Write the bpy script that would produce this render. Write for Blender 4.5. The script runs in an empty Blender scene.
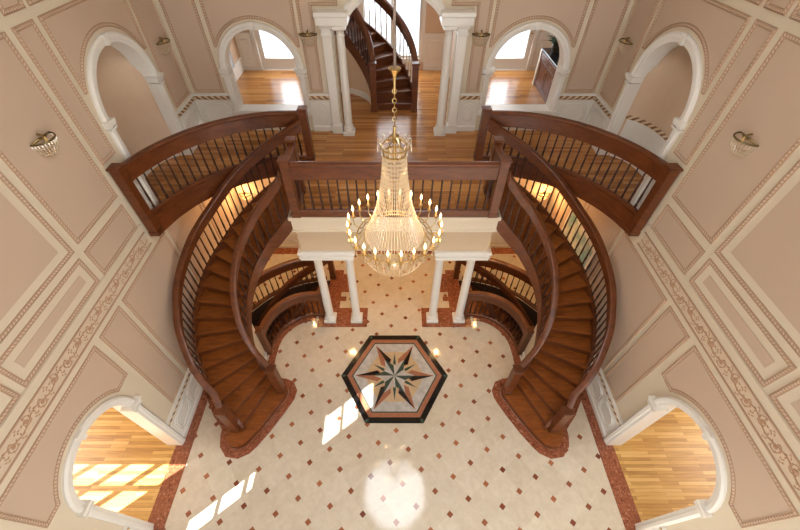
import bpy, math, random
from mathutils import Vector, Matrix
from mathutils.geometry import tessellate_polygon
random.seed(7)
PI = math.pi
scn = bpy.context.scene
col = scn.collection

# ------------------------------------------------------------------ camera
cam_d = bpy.data.cameras.new('camera'); cam = bpy.data.objects.new('camera', cam_d); col.objects.link(cam)
cam.location = (0, 0, 8.0)
cam.rotation_euler = (math.radians(90 - 47.8), 0, 0)
cam_d.sensor_width = 36; cam_d.lens = 370 / 800 * 36
cam_d.shift_x = 5.5 / 800
cam_d.clip_start = 0.05; cam_d.clip_end = 300
scn.camera = cam
# ------------------------------------------------------------------ world, sun, exposure
w = bpy.data.worlds.new('sky'); scn.world = w; w.use_nodes = True
wn = w.node_tree; wn.nodes.clear()
wo = wn.nodes.new('ShaderNodeOutputWorld'); bg = wn.nodes.new('ShaderNodeBackground')
bg.inputs[0].default_value = (0.86, 0.93, 1.0, 1); bg.inputs[1].default_value = 2.6
wn.links.new(bg.outputs[0], wo.inputs[0])
scn.view_settings.view_transform = 'Standard'
scn.view_settings.look = 'None'
scn.view_settings.exposure = -0.06
scn.view_settings.gamma = 1.0
scn.view_settings.use_curve_mapping = False

SUN_T = 1.2
sd = bpy.data.lights.new('sun', 'SUN'); so = bpy.data.objects.new('sun', sd); col.objects.link(so)
sd.energy = 30.0; sd.angle = math.radians(0.5); sd.color = (1.0, 0.96, 0.88)
so.location = (-12, -12, 14)
so.rotation_euler = Vector((.78, .626, -SUN_T)).to_track_quat('-Z', 'Y').to_euler()

def area(name, loc, target, sx, sy, energy, color):
    l = bpy.data.lights.new(name, 'AREA'); l.shape = 'RECTANGLE'; l.size = sx; l.size_y = sy
    l.energy = energy; l.color = color
    o = bpy.data.objects.new(name, l); col.objects.link(o); o.location = loc
    o.rotation_euler = (Vector(target) - Vector(loc)).to_track_quat('-Z', 'Y').to_euler()
    return o
def point(name, loc, energy, color, rad=.06):
    l = bpy.data.lights.new(name, 'POINT'); l.energy = energy; l.color = color; l.shadow_soft_size = rad
    o = bpy.data.objects.new(name, l); col.objects.link(o); o.location = loc
    return o
# added fill lamps behind the camera for unseen windows, turned to the left wall
area('entrance_fill_low', (1.9, -3.0, 2.4), (-2.4, 3.5, 1.8), 4.2, 3.2, 200, (.94, .98, 1.0))
area('entrance_fill_high', (2.0, -3.0, 6.2), (-3.0, 3, 3.4), 3.6, 2.6, 75, (.94, .98, 1.0))
# daylight entering the rooms upstairs and the side rooms by their own windows
area('daylight_hall', (0, 11.45, 5.2), (0, 8, 4.2), 1.4, 2.2, 60, (.95, .98, 1.0))
for s in (-1, 1):
    area('daylight_up_room', (s*3.0, 11.45, 5.1), (s*2.7, 9, 3.8), .9, 1.9, 45, (.95, .98, 1.0))
    area('daylight_side_room', (s*8.2, 2.2, 2.0), (s*4.8, 1.8, 0), 2.4, 1.8, 95, (1.0, .96, .9))
# warm lamps in the ceiling under the bridge and the balconies
WARM = (1.0, .60, .25)
for x, y in ((-2.9, 7.3), (2.9, 7.3), (-1.4, 6.2), (1.4, 6.2)):
    point('ceiling_downlight', (x, y, 3.2), 32, WARM, .08)

# ------------------------------------------------------------------ materials
def nmat(name, color, rough=.5, metal=0., spec=.5, var=0., vscale=6., bump=0., coat=0.):
    m = bpy.data.materials.new(name); m.use_nodes = True
    nt = m.node_tree; b = nt.nodes['Principled BSDF']
    b.inputs['Base Color'].default_value = (*color, 1); b.inputs['Roughness'].default_value = rough
    b.inputs['Metallic'].default_value = metal; b.inputs['Specular IOR Level'].default_value = spec
    b.inputs['Coat Weight'].default_value = coat; b.inputs['Coat Roughness'].default_value = .12
    tc = nt.nodes.new('ShaderNodeTexCoord')
    n = nt.nodes.new('ShaderNodeTexNoise'); n.inputs['Scale'].default_value = vscale; n.inputs['Detail'].default_value = 4
    nt.links.new(tc.outputs['Object'], n.inputs['Vector'])
    if var:
        r = nt.nodes.new('ShaderNodeMapRange'); r.inputs[3].default_value = 1 - var; r.inputs[4].default_value = 1 + var
        nt.links.new(n.outputs['Fac'], r.inputs[0])
        mx = nt.nodes.new('ShaderNodeVectorMath'); mx.operation = 'SCALE'; mx.inputs[0].default_value = color
        nt.links.new(r.outputs[0], mx.inputs['Scale']); nt.links.new(mx.outputs[0], b.inputs['Base Color'])
    if bump:
        bp = nt.nodes.new('ShaderNodeBump'); bp.inputs['Strength'].default_value = bump; bp.inputs['Distance'].default_value = .01
        nt.links.new(n.outputs['Fac'], bp.inputs['Height']); nt.links.new(bp.outputs[0], b.inputs['Normal'])
    return m
def srgb(r, g, b):
    f = lambda c: (c/255/12.92) if c/255 <= .04045 else ((c/255+.055)/1.055)**2.4
    return (f(r), f(g), f(b))
M = {}
M['cream'] = nmat('cream_paint', srgb(216, 202, 179), .6, var=.03, vscale=3)
M['pink'] = nmat('rose_beige_paint', srgb(198, 174, 152), .6, var=.04, vscale=1.6, bump=.05)
M['line'] = nmat('brown_bead_line', srgb(186, 154, 128), .6, var=.1)
M['white'] = nmat('white_paint', srgb(232, 228, 220), .4, var=.02)
M['plaster'] = nmat('ceiling_paint', srgb(225, 212, 192), .8, var=.02)
M['hallwall'] = nmat('hall_beige_paint', srgb(214, 186, 158), .6, var=.04)
M['brass'] = nmat('brass', (.58, .42, .19), .28, metal=1.)
M['bronze'] = nmat('aged_bronze', (.16, .12, .05), .4, metal=.8)
M['candle'] = nmat('cream_candle_sleeve', srgb(225, 190, 130), .5)
M['tanpaint'] = nmat('tan_paint', srgb(206, 182, 152), .6, var=.03)
M['friezeground'] = nmat('pale_frieze_paint', srgb(210, 190, 166), .6, var=.1, vscale=30)
M['sleeve'] = nmat('grey_fabric_sleeve', srgb(150, 132, 118), .8)
M['dimbrass'] = nmat('dull_brass', (.26, .18, .06), .4, metal=.9)
M['orn'] = nmat('terracotta_relief', srgb(182, 142, 112), .6, var=.12, vscale=20)
M['green'] = nmat('leaf_green', (.03, .10, .03), .5, var=.4, vscale=20)
M['pot'] = nmat('pot_glaze', (.05, .04, .03), .3)
M['granite'] = nmat('black_granite', (.02, .02, .022), .15, var=.4, vscale=60)
M['cabinet'] = nmat('cherry_cabinet', (.13, .032, .015), .3, var=.25, vscale=12)
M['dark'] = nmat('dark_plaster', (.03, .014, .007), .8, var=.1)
M['blackm'] = nmat('black_marble', (.007, .006, .006), .12, var=.5, vscale=18)
M['rosem'] = nmat('rose_marble', (.36, .15, .085), .15, var=.35, vscale=22)
M['greenm'] = nmat('green_marble', (.05, .08, .062), .15, var=.4, vscale=22)
M['whitem'] = nmat('white_veined_marble', (.50, .49, .47), .12, var=.45, vscale=7)
M['tanm'] = nmat('cream_marble', (.56, .42, .26), .12, var=.15, vscale=9)

def emit(name, color, strength):
    m = bpy.data.materials.new(name); m.use_nodes = True
    b = m.node_tree.nodes['Principled BSDF']; b.inputs['Base Color'].default_value = (0, 0, 0, 1)
    b.inputs['Emission Color'].default_value = (*color, 1); b.inputs['Emission Strength'].default_value = strength
    return m
M['flame'] = emit('lit_bulb', (1.0, .66, .32), 9)
M['sky_panel'] = emit('daylit_glass', (.95, .98, 1.0), 12)
M['sconce_lit'] = emit('lit_sconce_glass', (1.0, .66, .28), 9)

def wood(name, dark, light, rough=.28, scale=(1, 1, 1), ring=5., coat=.25):
    m = bpy.data.materials.new(name); m.use_nodes = True; nt = m.node_tree; b = nt.nodes['Principled BSDF']
    tc = nt.nodes.new('ShaderNodeTexCoord'); mp = nt.nodes.new('ShaderNodeMapping'); mp.inputs['Scale'].default_value = scale
    n = nt.nodes.new('ShaderNodeTexNoise'); n.inputs['Scale'].default_value = ring; n.inputs['Detail'].default_value = 6
    n.inputs['Distortion'].default_value = .6
    cr = nt.nodes.new('ShaderNodeValToRGB'); cr.color_ramp.elements[0].position = .3; cr.color_ramp.elements[1].position = .75
    cr.color_ramp.elements[0].color = (*dark, 1); cr.color_ramp.elements[1].color = (*light, 1)
    nt.links.new(tc.outputs['Object'], mp.inputs[0]); nt.links.new(mp.outputs[0], n.inputs['Vector'])
    nt.links.new(n.outputs['Fac'], cr.inputs[0]); nt.links.new(cr.outputs[0], b.inputs['Base Color'])
    b.inputs['Roughness'].default_value = rough; b.inputs['Coat Weight'].default_value = coat; b.inputs['Coat Roughness'].default_value = .15
    return m
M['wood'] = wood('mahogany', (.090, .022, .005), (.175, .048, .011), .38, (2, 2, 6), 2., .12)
M['tread'] = wood('oak_tread', (.18, .048, .007), (.33, .098, .017), .34, (1.2, 6, 2), 3., .15)
M['baluster'] = wood('dark_baluster', (.03, .008, .003), (.065, .018, .006), .5, coat=0.)

def planks(name, cols, w=.085, l=1.3, rough=.22, rot=0.):
    m = bpy.data.materials.new(name); m.use_nodes = True; nt = m.node_tree; b = nt.nodes['Principled BSDF']
    tc = nt.nodes.new('ShaderNodeTexCoord'); mp = nt.nodes.new('ShaderNodeMapping'); mp.inputs['Rotation'].default_value = (0, 0, rot)
    br = nt.nodes.new('ShaderNodeTexBrick'); br.inputs['Scale'].default_value = 1
    br.inputs['Brick Width'].default_value = l; br.inputs['Row Height'].default_value = w; br.offset = .37
    br.inputs['Mortar Size'].default_value = .0012; br.inputs['Mortar Smooth'].default_value = .2
    br.inputs['Color1'].default_value = (0, 0, 0, 1); br.inputs['Color2'].default_value = (1, 1, 1, 1); br.inputs['Mortar'].default_value = (.2, .2, .2, 1)
    n = nt.nodes.new('ShaderNodeTexNoise'); n.inputs['Scale'].default_value = 1.0; n.inputs['Detail'].default_value = 6
    mp2 = nt.nodes.new('ShaderNodeMapping'); mp2.inputs['Scale'].default_value = (2.5, 34, 1)
    cr = nt.nodes.new('ShaderNodeValToRGB')
    e = cr.color_ramp.elements; e[0].position = .15; e[0].color = (*cols[0], 1); e[1].position = .9; e[1].color = (*cols[2], 1)
    k = e.new(.5); k.color = (*cols[1], 1)
    mix = nt.nodes.new('ShaderNodeMix'); mix.data_type = 'FLOAT'; mix.inputs[0].default_value = .5
    nt.links.new(tc.outputs['Object'], mp.inputs[0]); nt.links.new(mp.outputs[0], br.inputs['Vector'])
    nt.links.new(mp.outputs[0], mp2.inputs[0]); nt.links.new(mp2.outputs[0], n.inputs['Vector'])
    nt.links.new(br.outputs['Color'], mix.inputs[2]); nt.links.new(n.outputs['Fac'], mix.inputs[3])
    nt.links.new(mix.outputs[0], cr.inputs[0])
    dk = nt.nodes.new('ShaderNodeMix'); dk.data_type = 'RGBA'; dk.inputs[7].default_value = (cols[0][0]*.4, cols[0][1]*.4, cols[0][2]*.4, 1)
    nt.links.new(br.outputs['Fac'], dk.inputs[0]); nt.links.new(cr.outputs[0], dk.inputs[6])
    nt.links.new(dk.outputs[2], b.inputs['Base Color'])
    b.inputs['Roughness'].default_value = rough
    return m
M['oakfloor'] = planks('honey_oak_floor', ((.34, .16, .035), (.60, .35, .095), (.76, .52, .20)), w=.06, l=.9, rough=.36)
M['hallfloor'] = planks('red_oak_floor', ((.21, .08, .02), (.44, .18, .045), (.60, .30, .095)), w=.075, l=1.1)

def marble_floor():
    m = bpy.data.materials.new('marble_tile_floor'); m.use_nodes = True; nt = m.node_tree; b = nt.nodes['Principled BSDF']
    N = nt.nodes.new; L = nt.links.new
    tc = N('ShaderNodeTexCoord'); sep = N('ShaderNodeSeparateXYZ'); L(tc.outputs['Object'], sep.inputs[0])
    def ma(op, a, c=None, v2=None):
        n = N('ShaderNodeMath'); n.operation = op
        if isinstance(a, (int, float)): n.inputs[0].default_value = a
        else: L(a, n.inputs[0])
        if c is not None:
            if isinstance(c, (int, float)): n.inputs[1].default_value = c
            else: L(c, n.inputs[1])
        return n.outputs[0]
    ax, ay = .3652, .2425; A2 = ax*ax + ay*ay
    X = ma('ADD', sep.outputs[0], .33); Y = ma('SUBTRACT', sep.outputs[1], 2.375)
    # lattice coordinates: a=(ax,ay), b=(ay,-ax)
    n = ma('DIVIDE', ma('ADD', ma('MULTIPLY', X, ax), ma('MULTIPLY', Y, ay)), A2)
    q = ma('DIVIDE', ma('SUBTRACT', ma('MULTIPLY', X, ay), ma('MULTIPLY', Y, ax)), A2)
    nr = ma('ROUND', n); qr = ma('ROUND', q)
    # local offset in metres
    dn = ma('SUBTRACT', n, nr); dq = ma('SUBTRACT', q, qr)
    dx = ma('ADD', ma('MULTIPLY', dn, ax), ma('MULTIPLY', dq, ay))
    dy = ma('SUBTRACT', ma('MULTIPLY', dn, ay), ma('MULTIPLY', dq, ax))
    l1 = ma('ADD', ma('ABSOLUTE', dx), ma('ABSOLUTE', dy))
    dot = ma('LESS_THAN', l1, .060)
    # joints: lines along the diagonals from each dot (big tiles lie at 45 degrees)
    u = ma('ADD', dx, dy); v = ma('SUBTRACT', dx, dy)
    ju = ma('LESS_THAN', ma('ABSOLUTE', ma('SUBTRACT', ma('ABSOLUTE', u), .060)), .004)
    jv = ma('LESS_THAN', ma('ABSOLUTE', ma('SUBTRACT', ma('ABSOLUTE', v), .060)), .004)
    joint = ma('MAXIMUM', ju, jv)
    no = N('ShaderNodeTexNoise'); no.inputs['Scale'].default_value = 7; no.inputs['Detail'].default_value = 7; no.inputs['Distortion'].default_value = .8
    L(tc.outputs['Object'], no.inputs['Vector'])
    wnz = N('ShaderNodeTexWhiteNoise'); wnz.noise_dimensions = '2D'; cmb = N('ShaderNodeCombineXYZ')
    L(ma('FLOOR', n), cmb.inputs[0]); L(ma('FLOOR', q), cmb.inputs[1]); L(cmb.outputs[0], wnz.inputs['Vector'])
    f = ma('ADD', ma('MULTIPLY', no.outputs['Fac'], .75), ma('MULTIPLY', wnz.outputs['Value'], .22))
    cr = N('ShaderNodeValToRGB'); e = cr.color_ramp.elements
    e[0].position = .25; e[0].color = (.58, .50, .385, 1); e[1].position = .8; e[1].color = (.72, .655, .54, 1)
    L(f, cr.inputs[0])
    m1 = N('ShaderNodeMix'); m1.data_type = 'RGBA'; m1.inputs[7].default_value = (.52, .45, .35, 1)
    L(ma('MULTIPLY', joint, .35), m1.inputs[0]); L(cr.outputs[0], m1.inputs[6])
    cr2 = N('ShaderNodeValToRGB'); e = cr2.color_ramp.elements
    e[0].position = .0; e[0].color = (.17, .045, .022, 1); e[1].position = 1; e[1].color = (.42, .16, .075, 1)
    wn2 = N('ShaderNodeTexWhiteNoise'); wn2.noise_dimensions = '2D'; c2 = N('ShaderNodeCombineXYZ')
    L(nr, c2.inputs[0]); L(qr, c2.inputs[1]); L(c2.outputs[0], wn2.inputs['Vector']); L(wn2.outputs['Value'], cr2.inputs[0])
    m2 = N('ShaderNodeMix'); m2.data_type = 'RGBA'; L(dot, m2.inputs[0]); L(m1.outputs[2], m2.inputs[6]); L(cr2.outputs[0], m2.inputs[7])
    L(m2.outputs[2], b.inputs['Base Color']); b.inputs['Roughness'].default_value = .07
    b.inputs['Specular IOR Level'].default_value = .5
    return m
M['marble'] = marble_floor()

def border_marble():
    m = nmat('red_marble_border', (.30, .09, .045), .14)
    nt = m.node_tree; b = nt.nodes['Principled BSDF']; N = nt.nodes.new; L = nt.links.new
    tc = N('ShaderNodeTexCoord'); v = N('ShaderNodeTexVoronoi'); v.inputs['Scale'].default_value = 7
    no = N('ShaderNodeTexNoise'); no.inputs['Scale'].default_value = 16; no.inputs['Detail'].default_value = 7; no.inputs['Distortion'].default_value = 1.5
    L(tc.outputs['Object'], v.inputs['Vector']); L(tc.outputs['Object'], no.inputs['Vector'])
    cr = N('ShaderNodeValToRGB'); e = cr.color_ramp.elements
    e[0].position = .3; e[0].color = (.15, .038, .018, 1); e[1].position = .62; e[1].color = (.36, .125, .062, 1)
    k = e.new(.72); k.color = (.55, .33, .22, 1)
    L(no.outputs['Fac'], cr.inputs[0]); L(cr.outputs[0], b.inputs['Base Color'])
    return m
M['redm'] = border_marble()

def bead_mat(name, c1, c2, freq, slant=0.):
    m = bpy.data.materials.new(name); m.use_nodes = True; nt = m.node_tree; b = nt.nodes['Principled BSDF']
    N = nt.nodes.new; L = nt.links.new
    uv = N('ShaderNodeUVMap'); uv.uv_map = 'UVMap'; s = N('ShaderNodeSeparateXYZ'); L(uv.outputs[0], s.inputs[0])
    a = N('ShaderNodeMath'); a.operation = 'MULTIPLY_ADD'; L(s.outputs[1], a.inputs[0]); a.inputs[1].default_value = slant; L(s.outputs[0], a.inputs[2])
    k = N('ShaderNodeMath'); k.operation = 'MULTIPLY'; L(a.outputs[0], k.inputs[0]); k.inputs[1].default_value = 2*PI*freq
    sn = N('ShaderNodeMath'); sn.operation = 'SINE'; L(k.outputs[0], sn.inputs[0])
    r = N('ShaderNodeMapRange'); L(sn.outputs[0], r.inputs[0]); r.inputs[1].default_value = -.5; r.inputs[2].default_value = .5
    mx = N('ShaderNodeMix'); mx.data_type = 'RGBA'; L(r.outputs[0], mx.inputs[0])
    mx.inputs[6].default_value = (*c1, 1); mx.inputs[7].default_value = (*c2, 1)
    L(mx.outputs[2], b.inputs['Base Color']); b.inputs['Roughness'].default_value = .6
    bp = N('ShaderNodeBump'); bp.inputs['Strength'].default_value = .5; bp.inputs['Distance'].default_value = .008
    L(r.outputs[0], bp.inputs['Height']); L(bp.outputs[0], b.inputs['Normal'])
    return m
M['rope'] = bead_mat('beaded_moulding', srgb(188, 154, 126), srgb(214, 190, 166), 22)
M['bigrope'] = bead_mat('rope_chair_rail', srgb(138, 96, 64), srgb(226, 202, 164), 7.5, 1.2)

def crystal():
    m = bpy.data.materials.new('crystal'); m.use_nodes = True; nt = m.node_tree; nt.nodes.clear()
    N = nt.nodes.new; L = nt.links.new
    out = N('ShaderNodeOutputMaterial'); tr = N('ShaderNodeBsdfTransparent'); gl = N('ShaderNodeBsdfGlossy'); df = N('ShaderNodeBsdfTranslucent')
    d2 = N('ShaderNodeBsdfDiffuse')
    gl.inputs[0].default_value = (1, .95, .85, 1); gl.inputs[1].default_value = .15
    df.inputs[0].default_value = (1, .9, .72, 1); d2.inputs[0].default_value = (1, .9, .72, 1)
    a = N('ShaderNodeMixShader'); a.inputs[0].default_value = .45; L(df.outputs[0], a.inputs[1]); L(gl.outputs[0], a.inputs[2])
    c = N('ShaderNodeMixShader'); c.inputs[0].default_value = .35; L(a.outputs[0], c.inputs[1]); L(d2.outputs[0], c.inputs[2])
    e = N('ShaderNodeMixShader'); e.inputs[0].default_value = .60; L(tr.outputs[0], e.inputs[1]); L(c.outputs[0], e.inputs[2])
    L(e.outputs[0], out.inputs[0]); return m
M['crystal'] = crystal()
def glassy(name, tint, a):
    m = bpy.data.materials.new(name); m.use_nodes = True; nt = m.node_tree; nt.nodes.clear()
    N = nt.nodes.new; L = nt.links.new
    out = N('ShaderNodeOutputMaterial'); tr = N('ShaderNodeBsdfTransparent'); tr.inputs[0].default_value = (*tint, 1)
    gl = N('ShaderNodeBsdfGlossy'); gl.inputs[1].default_value = .03
    e = N('ShaderNodeMixShader'); e.inputs[0].default_value = a; L(tr.outputs[0], e.inputs[1]); L(gl.outputs[0], e.inputs[2])
    L(e.outputs[0], out.inputs[0]); return m
def sheer():
    m = bpy.data.materials.new('white_sun_screen'); m.use_nodes = True; nt = m.node_tree; nt.nodes.clear()
    N = nt.nodes.new; L = nt.links.new
    out = N('ShaderNodeOutputMaterial'); a = N('ShaderNodeBsdfTranslucent'); a.inputs[0].default_value = (.32, .33, .34, 1)
    b = N('ShaderNodeBsdfDiffuse'); b.inputs[0].default_value = (.8, .8, .8, 1); e = N('ShaderNodeMixShader'); e.inputs[0].default_value = .35
    L(a.outputs[0], e.inputs[1]); L(b.outputs[0], e.inputs[2]); L(e.outputs[0], out.inputs[0]); return m
M['sheer'] = sheer()
M['glass'] = glassy('window_glass', (.97, .98, 1.0), .06)

# ------------------------------------------------------------------ object helpers
def tag(o, label=None, cat=None, group=None, kind=None):
    if label: o['label'] = label
    if cat: o['category'] = cat
    if group: o['group'] = group
    if kind: o['kind'] = kind
    return o
def empty(name, loc, label, cat, group=None):
    o = bpy.data.objects.new(name, None); col.objects.link(o); o.location = loc; o.empty_display_size = .1
    return tag(o, label, cat, group)
class MB:
    def __init__(s): s.v = []; s.f = []; s.uv = {}; s.mi = []; s.cur = 0
    def add(s, vs, fs, uvs=None):
        b = len(s.v); s.v += [tuple(p) for p in vs]
        for i, f in enumerate(fs):
            if uvs: s.uv[len(s.f)] = uvs[i]
            s.f.append([b + k for k in f]); s.mi.append(s.cur)
    def build(s, name, mat, parent=None, smooth=False, **kw):
        me = bpy.data.meshes.new(name)
        org = Vector((0, 0, 0))
        if parent is None:       # put the origin at the base centre of the mesh
            xs = [p[0] for p in s.v]; ys = [p[1] for p in s.v]; zs = [p[2] for p in s.v]
            org = Vector(((min(xs)+max(xs))/2, (min(ys)+max(ys))/2, min(zs)))
            if kw.get('keep'): org = Vector((0, 0, 0))
        else:
            org = world_loc(parent)
        me.from_pydata([tuple(Vector(p) - org) for p in s.v], [], s.f)
        if s.uv:
            ul = me.uv_layers.new(name='UVMap')
            for pi, p in enumerate(me.polygons):
                if pi in s.uv:
                    for li, q in zip(p.loop_indices, s.uv[pi]): ul.data[li].uv = q
        if isinstance(mat, (list, tuple)):
            for m_ in mat: me.materials.append(m_)
            for pi, p in enumerate(me.polygons): p.material_index = s.mi[pi]
        else: me.materials.append(mat)
        me.update()
        if smooth:
            me.polygons.foreach_set('use_smooth', [True]*len(me.polygons))
            try: me.set_sharp_from_angle(angle=math.radians(40))
            except Exception: pass
        o = bpy.data.objects.new(name, me); col.objects.link(o)
        if parent is None: o.location = org
        else: o.parent = parent
        return o
    # shapes (world coordinates)
    def box(s, x0, x1, y0, y1, z0, z1):
        v = [(x, y, z) for z in (z0, z1) for y in (y0, y1) for x in (x0, x1)]
        s.add(v, [(0, 2, 3, 1), (4, 5, 7, 6), (0, 1, 5, 4), (2, 6, 7, 3), (0, 4, 6, 2), (1, 3, 7, 5)]); return s
    def bbox(s, x0, x1, y0, y1, z0, z1, b=.008):   # bevelled box
        pts = []
        for z, i in ((z0, b), (z0+b, 0), (z1-b, 0), (z1, b)):
            pts.append([(x0+i, y0+i, z), (x1-i, y0+i, z), (x1-i, y1-i, z), (x0+i, y1-i, z)])
        v = [p for r in pts for p in r]; f = [(3, 2, 1, 0), (12, 13, 14, 15)]
        for r in range(3):
            for k in range(4):
                f.append((r*4+k, r*4+(k+1) % 4, r*4+4+(k+1) % 4, r*4+4+k))
        s.add(v, f); return s
    def tube(s, pts, r, n=8, cap=True, up=Vector((0, 0, 1))):
        pts = [Vector(p) for p in pts]; R = r if isinstance(r, (list, tuple)) else [r]*len(pts)
        vs = []; 
        for i, p in enumerate(pts):
            t = (pts[min(i+1, len(pts)-1)] - pts[max(i-1, 0)]).normalized()
            a = t.orthogonal().normalized() if abs(t.dot(up)) > .97 else t.cross(up).normalized()
            if abs(t.dot(up)) > .97: a = Vector((1, 0, 0)) - t*t.x; a.normalize()
            b_ = t.cross(a)
            for k in range(n):
                an = 2*PI*k/n; vs.append(p + a*math.cos(an)*R[i] + b_*math.sin(an)*R[i])
        f = []
        for i in range(len(pts)-1):
            for k in range(n): f.append((i*n+k, i*n+(k+1) % n, (i+1)*n+(k+1) % n, (i+1)*n+k))
        if cap: f += [tuple(range(n))[::-1], tuple((len(pts)-1)*n+k for k in range(n))]
        s.add(vs, f); return s
    def lathe(s, cx, cy, prof, n=16, cap=True, ang0=0.):
        vs = []
        for r, z in prof:
            for k in range(n): vs.append((cx + r*math.cos(ang0+2*PI*k/n), cy + r*math.sin(ang0+2*PI*k/n), z))
        f = []
        for i in range(len(prof)-1):
            for k in range(n): f.append((i*n+k, i*n+(k+1) % n, (i+1)*n+(k+1) % n, (i+1)*n+k))
        if cap: f += [tuple(range(n))[::-1], tuple((len(prof)-1)*n+k for k in range(n))]
        s.add(vs, f); return s
    def torus(s, c, ax1, ax2, R, r, n=24, m=6):
        c = Vector(c); a1 = Vector(ax1).normalized(); a2 = Vector(ax2).normalized(); nn = a1.cross(a2); vs = []; f = []
        for i in range(n):
            t = 2*PI*i/n; d = a1*math.cos(t) + a2*math.sin(t)
            for k in range(m):
                u = 2*PI*k/m; vs.append(c + d*(R + r*math.cos(u)) + nn*r*math.sin(u))
        for i in range(n):
            for k in range(m): f.append((i*m+k, ((i+1) % n)*m+k, ((i+1) % n)*m+(k+1) % m, i*m+(k+1) % m))
        s.add(vs, f); return s
    def slab(s, outline, holes, fm, d0, d1, sides=True):
        loops = [list(outline)] + [list(h) for h in holes]
        tri = tessellate_polygon([[Vector((u, v, 0)) for u, v in l] for l in loops])
        flat = [p for l in loops for p in l]; n = len(flat)
        vs = [fm(u, v, d0) for u, v in flat] + [fm(u, v, d1) for u, v in flat]
        f = [tuple(t) for t in tri] + [tuple(n + i for i in t[::-1]) for t in tri]
        if sides:
            b = 0
            for l in loops:
                for i in range(len(l)):
                    j = (i+1) % len(l); f.append((b+i, b+j, n+b+j, n+b+i))
                b += len(l)
        s.add(vs, f); return s
    def sweep2(s, path, prof, closed, fm):
        """profile (offset to the left of the path, depth) along a polyline in a plane"""
        n = len(path); m = len(prof); vs = []; us = []; L = 0
        for i in range(n):
            p = Vector(path[i]); 
            if closed: a = Vector(path[i-1]); b_ = Vector(path[(i+1) % n])
            else: a = Vector(path[i-1]) if i else None; b_ = Vector(path[i+1]) if i < n-1 else None
            d1 = (p-a).normalized() if a is not None else (b_-p).normalized()
            d2 = (b_-p).normalized() if b_ is not None else d1
            n1 = Vector((-d1.y, d1.x)); n2 = Vector((-d2.y, d2.x)); h = n1+n2
            h = h/ max(.3, h.length_squared/2) if h.length > 1e-6 else n1
            if i: L += (p - Vector(path[i-1])).length
            us.append(L)
            for o_, d in prof: vs.append(fm(p.x + h.x*o_, p.y + h.y*o_, d))
        Lt = L + (Vector(path[0])-Vector(path[-1])).length
        f = []; uv = []
        for i in range(n if closed else n-1):
            j = (i+1) % n; u0 = us[i]; u1 = us[j] if j else Lt
            for k in range(m-1):
                f.append((i*m+k, j*m+k, j*m+k+1, i*m+k+1)); q0 = prof[k][0]; q1 = prof[k+1][0]
                uv.append(((u0, q0), (u1, q0), (u1, q1), (u0, q1)))
        s.add(vs, f, uv); return s
    def rail(s, path, prof, closedprof=True, extra=0.):
        """profile (n, dz) swept along a 3D path, n is the horizontal normal (left)"""
        path = [Vector(p) for p in path]; n = len(path); m = len(prof); vs = []; f = []
        for i, p in enumerate(path):
            a = path[i-1] if i else None; b_ = path[i+1] if i < n-1 else None
            d1 = (p-a) if a is not None else (b_-p); d2 = (b_-p) if b_ is not None else d1
            d1 = Vector((d1.x, d1.y)).normalized(); d2 = Vector((d2.x, d2.y)).normalized()
            h = Vector((-d1.y, d1.x)) + Vector((-d2.y, d2.x)); h = h/max(.3, h.length_squared/2)
            for o_, z in prof: vs.append((p.x + h.x*o_, p.y + h.y*o_, p.z + z))
        for i in range(n-1):
            for k in range(m if closedprof else m-1):
                k2 = (k+1) % m; f.append((i*m+k, (i+1)*m+k, (i+1)*m+k2, i*m+k2))
        if closedprof: f += [tuple(range(m))[::-1], tuple((n-1)*m+k for k in range(m))]
        s.add(vs, f); return s
def world_loc(o):
    v = Vector((0, 0, 0))
    while o is not None: v += o.location; o = o.parent
    return v
def arc(cx, cy, r, a0, a1, n):
    return [(cx + r*math.cos(math.radians(a0+(a1-a0)*i/n)), cy + r*math.sin(math.radians(a0+(a1-a0)*i/n))) for i in range(n+1)]
def clean(pts):
    out = []
    for p in pts:
        if not out or math.dist(p, out[-1]) > 1e-4: out.append(p)
    return out
def crspline(P, t):     # Catmull-Rom through list P at float index t
    n = len(P); i = int(min(max(math.floor(t), 0), n-2)); u = t-i
    p1 = P[i]; p2 = P[i+1]; p0 = P[i-1] if i > 0 else tuple(2*a-b for a, b in zip(p1, p2)); p3 = P[i+2] if i+2 < n else tuple(2*b-a for a, b in zip(p1, p2))
    return tuple(.5*((2*b) + (-a+c)*u + (2*a-5*b+4*c-d)*u*u + (-a+3*b-3*c+d)*u**3) for a, b, c, d in zip(p0, p1, p2, p3))

# ------------------------------------------------------------------ the shell
W = 4.32; YB = 8.0; YF = -3.2; F = 3.78; TH = .25; CEIL = 9.4
def side_map(sg): return lambda u, v, d: (sg*(W-d), u, v)
back_map = lambda u, v, d: (u, YB-d, v)
flat_map = lambda u, v, d: (u, v, d)
LAC, LAZ, LAR = 1.67, 1.96, .66      # lower side arch: centre y, spring z, radius
UAC, UAZ, UAR = 6.16, 5.33, .79      # upper side arch
BAC, BAZ, BAR = 2.68, 5.10, .75      # upper back arches
SILL = 4.25

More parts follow.
